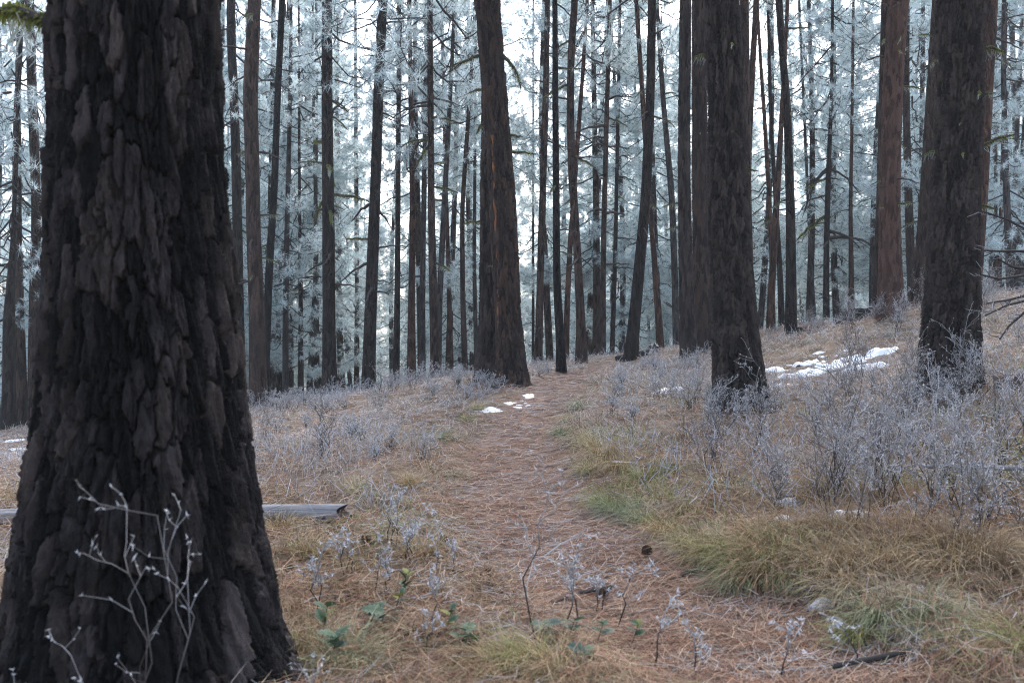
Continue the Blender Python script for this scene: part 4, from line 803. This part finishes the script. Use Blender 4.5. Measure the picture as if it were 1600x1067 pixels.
# pine standing just outside the view whose dead limbs reach in
def dead_limb_tree():
    Yd = 9.6; bx = (1765 - 800) / FPX * Yd
    root = trunk([(1770, 0, 70), (1765, 300, 74), (1760, 560, 84)], Yd, D_, 'dark pine whose bare black lower limbs hang over the uphill slope', cb=9, H=20, res=(22, 50)); base = np.array(root.location)
    for ln in (((1740, 330), (1660, 385), (1610, 368), (1570, 348), (1528, 328)), ((1740, 405), (1660, 396), (1600, 393), (1560, 394), (1534, 391)), ((1740, 425), (1660, 438), (1600, 432), (1560, 434), (1532, 429)),
               ((1740, 395), (1660, 425), (1600, 458), (1570, 468), (1542, 474)), ((1740, 410), (1660, 440), (1600, 466), (1570, 478), (1540, 493)), ((1740, 430), (1650, 455), (1610, 480), (1580, 510), (1562, 530)), ((1740, 380), (1660, 410), (1600, 420), (1580, 418), (1560, 405))):
        n = 5; P = np.array([at(px, py, Yd - .1 - .5 * t) for (px, py), t in zip(ln, np.linspace(0, 1, n))]); P[1:-1] += rs.normal(0, .015, (n - 2, 3)); s = np.linspace(0, 1, n); m = MB()
        m.tubes((P - base)[None], (.017 * (1 - .75 * s) + .003)[None], 5, np.array([.035, .03, .03]) * np.ones((1, n, 3)))
        N = 16; t = rs.uniform(.15, 1, N); C = np.stack([np.interp(t, s, P[:, q]) for q in range(3)], 1) - base; E = unit(np.array([-.8, 0, 0]) + rs.normal(0, .6, (N, 3))); L = rs.uniform(.06, .26, N); s3 = np.linspace(0, 1, 4)
        Q = C[:, None] + E[:, None] * (L[:, None] * s3)[..., None]; Q[:, 1:] += rs.normal(0, .012, Q[:, 1:].shape); f = (s3 * .8)[None, :, None]
        m.tubes(Q, (.0045 * (1 - .5 * s3))[None] * np.ones((N, 1)), 3, np.array([.045, .04, .04]) * (1 - f) + FT * .8 * f * np.ones((N, 4, 3)))
        link('dead_branch', m.mesh('dead_branch', True), M_TWIG, root)
dead_limb_tree()

# frosted twigs in the foreground
def twig(x, y, seed, Hs, S, label, thick=1.3, n1=4, n2=3, spread=.2, frost=.85):
    if label.startswith('lone'): label = 'lone frosted stalk nearest the ' + min(TMARK, key=lambda q: (q[0] - x) ** 2 + (q[1] - y) ** 2)[2]
    tag(link('frosted_twig', shrub_mesh(seed, S, Hs, spread, n1, n2, thick, frost, 3), M_TWIG, None, (x, y, hz(x, y)), (0, 0, rs.uniform(0, 6))), label, 'twig', 'frosted twigs in the foreground')
for q, (x, y, Hs, S) in enumerate(((-1.02, 2.75, .78, 2), (-1.22, 2.7, .45, 1), (-.86, 2.65, .56, 1), (-1.34, 2.75, .36, 1), (-.66, 3.0, .34, 2))):
    twig(x, y, 200 + q, Hs, S, 'frosted bare twig standing against the foot of the massive trunk', 0.62, 3, 3, .18, .6)
for q, (px, py, Hs, S) in enumerate(((832, 1000, .50, 1), (897, 985, .30, 2), (497, 960, .36, 2), (660, 1020, .22, 1), (590, 930, .24, 2), (1092, 1050, .26, 1), (1010, 1050, .22, 1), (690, 985, .28, 1), (975, 985, .24, 1), (1340, 1040, .18, 1), (700, 900, .22, 2), (540, 900, .24, 2), (1225, 1060, .22, 1), (935, 960, .2, 2), (610, 850, .3, 3), (640, 880, .24, 3))):
    x, y, z = ground_at(px, py); twig(x, y, 230 + q, Hs, S, 'lone frosted stalk rising from the needle litter near the leafy plants', 1.0, 5, 3, .15, .75)

# leafy evergreen plants
def leaf_mesh(colr, rim, seed):
    r = np.random.default_rng(seed); n = 13; t = np.linspace(0, 1, n); wv = .30 * np.sin(np.pi * t ** .8) * (1 + .30 * np.where(np.arange(n) % 2 == 0, 1, -1) * (t > .1) * (t < .95)); wv[0] = .02; wv[-1] = .0
    mid = np.stack([t, 0 * t, .10 * np.sin(t * 3)], -1); Lf = mid + np.stack([0 * t - .03, wv, .28 * wv - .5 * wv ** 2], -1); Rt = mid + np.stack([0 * t - .03, -wv, .28 * wv - .5 * wv ** 2], -1)
    i = np.arange(n - 1); m = MB(); c = np.array(colr) * np.ones((n, 1)); m.add(np.vstack([Lf, mid, Rt]), [np.stack([n + i, n + i + 1, i + 1, i], -1), np.stack([2 * n + i, 2 * n + i + 1, n + i + 1, n + i], -1)], np.vstack([c * .6 + np.array(rim) * .4, c, c * .6 + np.array(rim) * .4])); return m.mesh('leaf', True)
LV = [leaf_mesh((.024, .06, .024), (.15, .19, .15), 1), leaf_mesh((.035, .08, .036), (.20, .25, .21), 2), leaf_mesh((.13, .155, .025), (.20, .21, .07), 3), leaf_mesh((.05, .085, .055), (.27, .31, .28), 4)]
PLL = ['upright evergreen sprig with yellow-green leaves among the needles', 'frosted evergreen plant with broad toothed leaves lying near the massive trunk', 'small evergreen sprig with one yellowing leaf', 'frosted dark green sprig at the flared foot of the massive trunk', 'row of frosted evergreen leaves on thin red stems beside the green tussock']
for q, (px, py, nl, sz, k, up) in enumerate(((625, 945, 7, .055, 0, .9), (590, 990, 5, .095, 1, .15), (575, 985, 4, .08, 1, .2), (695, 985, 4, .055, 2, .4), (715, 1020, 5, .08, 1, .25), (690, 1000, 4, .05, 2, .3), (500, 1010, 6, .06, 3, .9), (515, 1040, 5, .075, 3, .4),
                                             (840, 1005, 6, .065, 4, .2), (885, 1005, 6, .065, 4, .2), (930, 1010, 5, .06, 4, .25), (985, 1010, 5, .05, 4, .3), (900, 1045, 5, .065, 4, .2), (615, 960, 4, .05, 2, .4))):
    x, y, z = ground_at(px, py); z = hz(x, y); root = link('evergreen_plant', None, loc=(x, y, z)); tag(root, PLL[k], 'plant', 'evergreen plants in the foreground'); hh = .05 + .10 * up + .03 * rs.random(); s = np.linspace(0, 1, 5); P = np.stack([.03 * s * rs.normal(), .03 * s * rs.normal(), s * hh * 1.05 - .01], -1) if False else np.stack([.03 * s, -.01 * s, s * hh - .01], -1)
    m = MB(); m.tubes(P[None], (.0024 * (1 - .4 * s))[None], 5, np.array([.12, .06, .04]) * np.ones((1, 5, 3))); link('stem', m.mesh('stem', True), M_TWIG, root)
    for j in range(nl):
        t = .45 + .55 * (j + 1) / nl; az = j * 2.4 + rs.uniform(-.4, .4); v = (2 if rs.random() < .45 else 0) if k in (0, 2) else (2 if rs.random() < .06 else int(rs.choice([0, 1, 1, 3]))); sc = sz * rs.uniform(.8, 1.25)
        link('leaf', LV[v], M_LEAF, root, tuple(float(np.interp(t, s, P[:, d_])) for d_ in range(3)), (rs.normal(0, .3), -(.15 + up * rs.uniform(.1, .8)), az), (sc, sc, sc))
# pine cones
def cone_mesh():
    m = MB(); N = 70; i = np.arange(N); t = (i + .5) / N; az = i * 2.39996; rad = .032 * np.sin(np.pi * (t * .85 + .1)) ** .8; zc = (t - .5) * .075
    o = np.stack([np.cos(az), np.sin(az), 0 * az], -1); tn = np.stack([-np.sin(az), np.cos(az), 0 * az], -1); up = np.array([0, 0, 1.]); C = o * (rad * .35)[:, None] + up * zc[:, None]; T = o * rad[:, None] + up * (zc + .006)[:, None]; w_ = (.008 + .004 * np.sin(np.pi * t))[:, None]
    V = np.stack([C - tn * w_ * .5, C + tn * w_ * .5, T + tn * w_, T + o * .004 + up * .004, T - tn * w_], 1).reshape(-1, 3); b = (np.arange(N) * 5)[:, None]; c = np.repeat(np.array([.12, .078, .055]) * rng.uniform(.6, 1.6, (N, 1)), 5, 0)
    m.add(V, [b + np.array([0, 1, 2, 4]), b + np.array([4, 2, 3])], c); s = np.linspace(0, 1, 7); m.tubes(np.stack([0 * s, 0 * s, -.036 + .072 * s], -1)[None], (.014 * np.sin(np.pi * (.12 + .8 * s)))[None], 8, np.array([.04, .028, .02]) * np.ones((1, 7, 3))); return m.mesh('pine_cone')
PC = cone_mesh()
for px, py in ((1266, 942), (940, 938), (760, 905), (1010, 870), (575, 855), (450, 900), (690, 852)):
    x, y, z = ground_at(px, py); tag(link('pine_cone', PC, M_TWIG, None, (x, y, hz(x, y) + .03), (R(80) + rs.normal(0, .2), 0, rs.uniform(0, 6)), (.8, .8, .9)), 'dark pine cone lying beside a lump of old snow' if px == 1266 else 'small dark pine cone half sunk in fallen needles', 'pine cone', 'pine cones on the forest floor')

# ------------------------------------------------------------------ cold mist between the trees
hm = MB(); lo, hi = np.array([-540, -130, -12.]), np.array([540, 760, 34.]); V = np.array([[x, y, z] for x in (lo[0], hi[0]) for y in (lo[1], hi[1]) for z in (lo[2], hi[2])])
hm.add(V, np.array([[0, 1, 3, 2], [4, 6, 7, 5], [0, 4, 5, 1], [2, 3, 7, 6], [0, 2, 6, 4], [1, 5, 7, 3]]))
m = bpy.data.materials.new('mist'); m.use_nodes = True; n = m.node_tree; n.nodes.clear(); pv = n.nodes.new('ShaderNodeVolumePrincipled'); ou = n.nodes.new('ShaderNodeOutputMaterial')
pv.inputs['Color'].default_value = (.86, .93, 1, 1); pv.inputs['Density'].default_value = .0008; pv.inputs['Anisotropy'].default_value = .2; n.links.new(pv.outputs[0], ou.inputs['Volume'])
tag(link('haze', hm.mesh('haze', False, False), m), 'thin cold mist between the frosted trees', 'haze', None, 'stuff')
print('tris', sum(len(me.loop_triangles) if me.loop_triangles else sum(p.loop_total - 2 for p in me.polygons) for me in bpy.data.meshes))
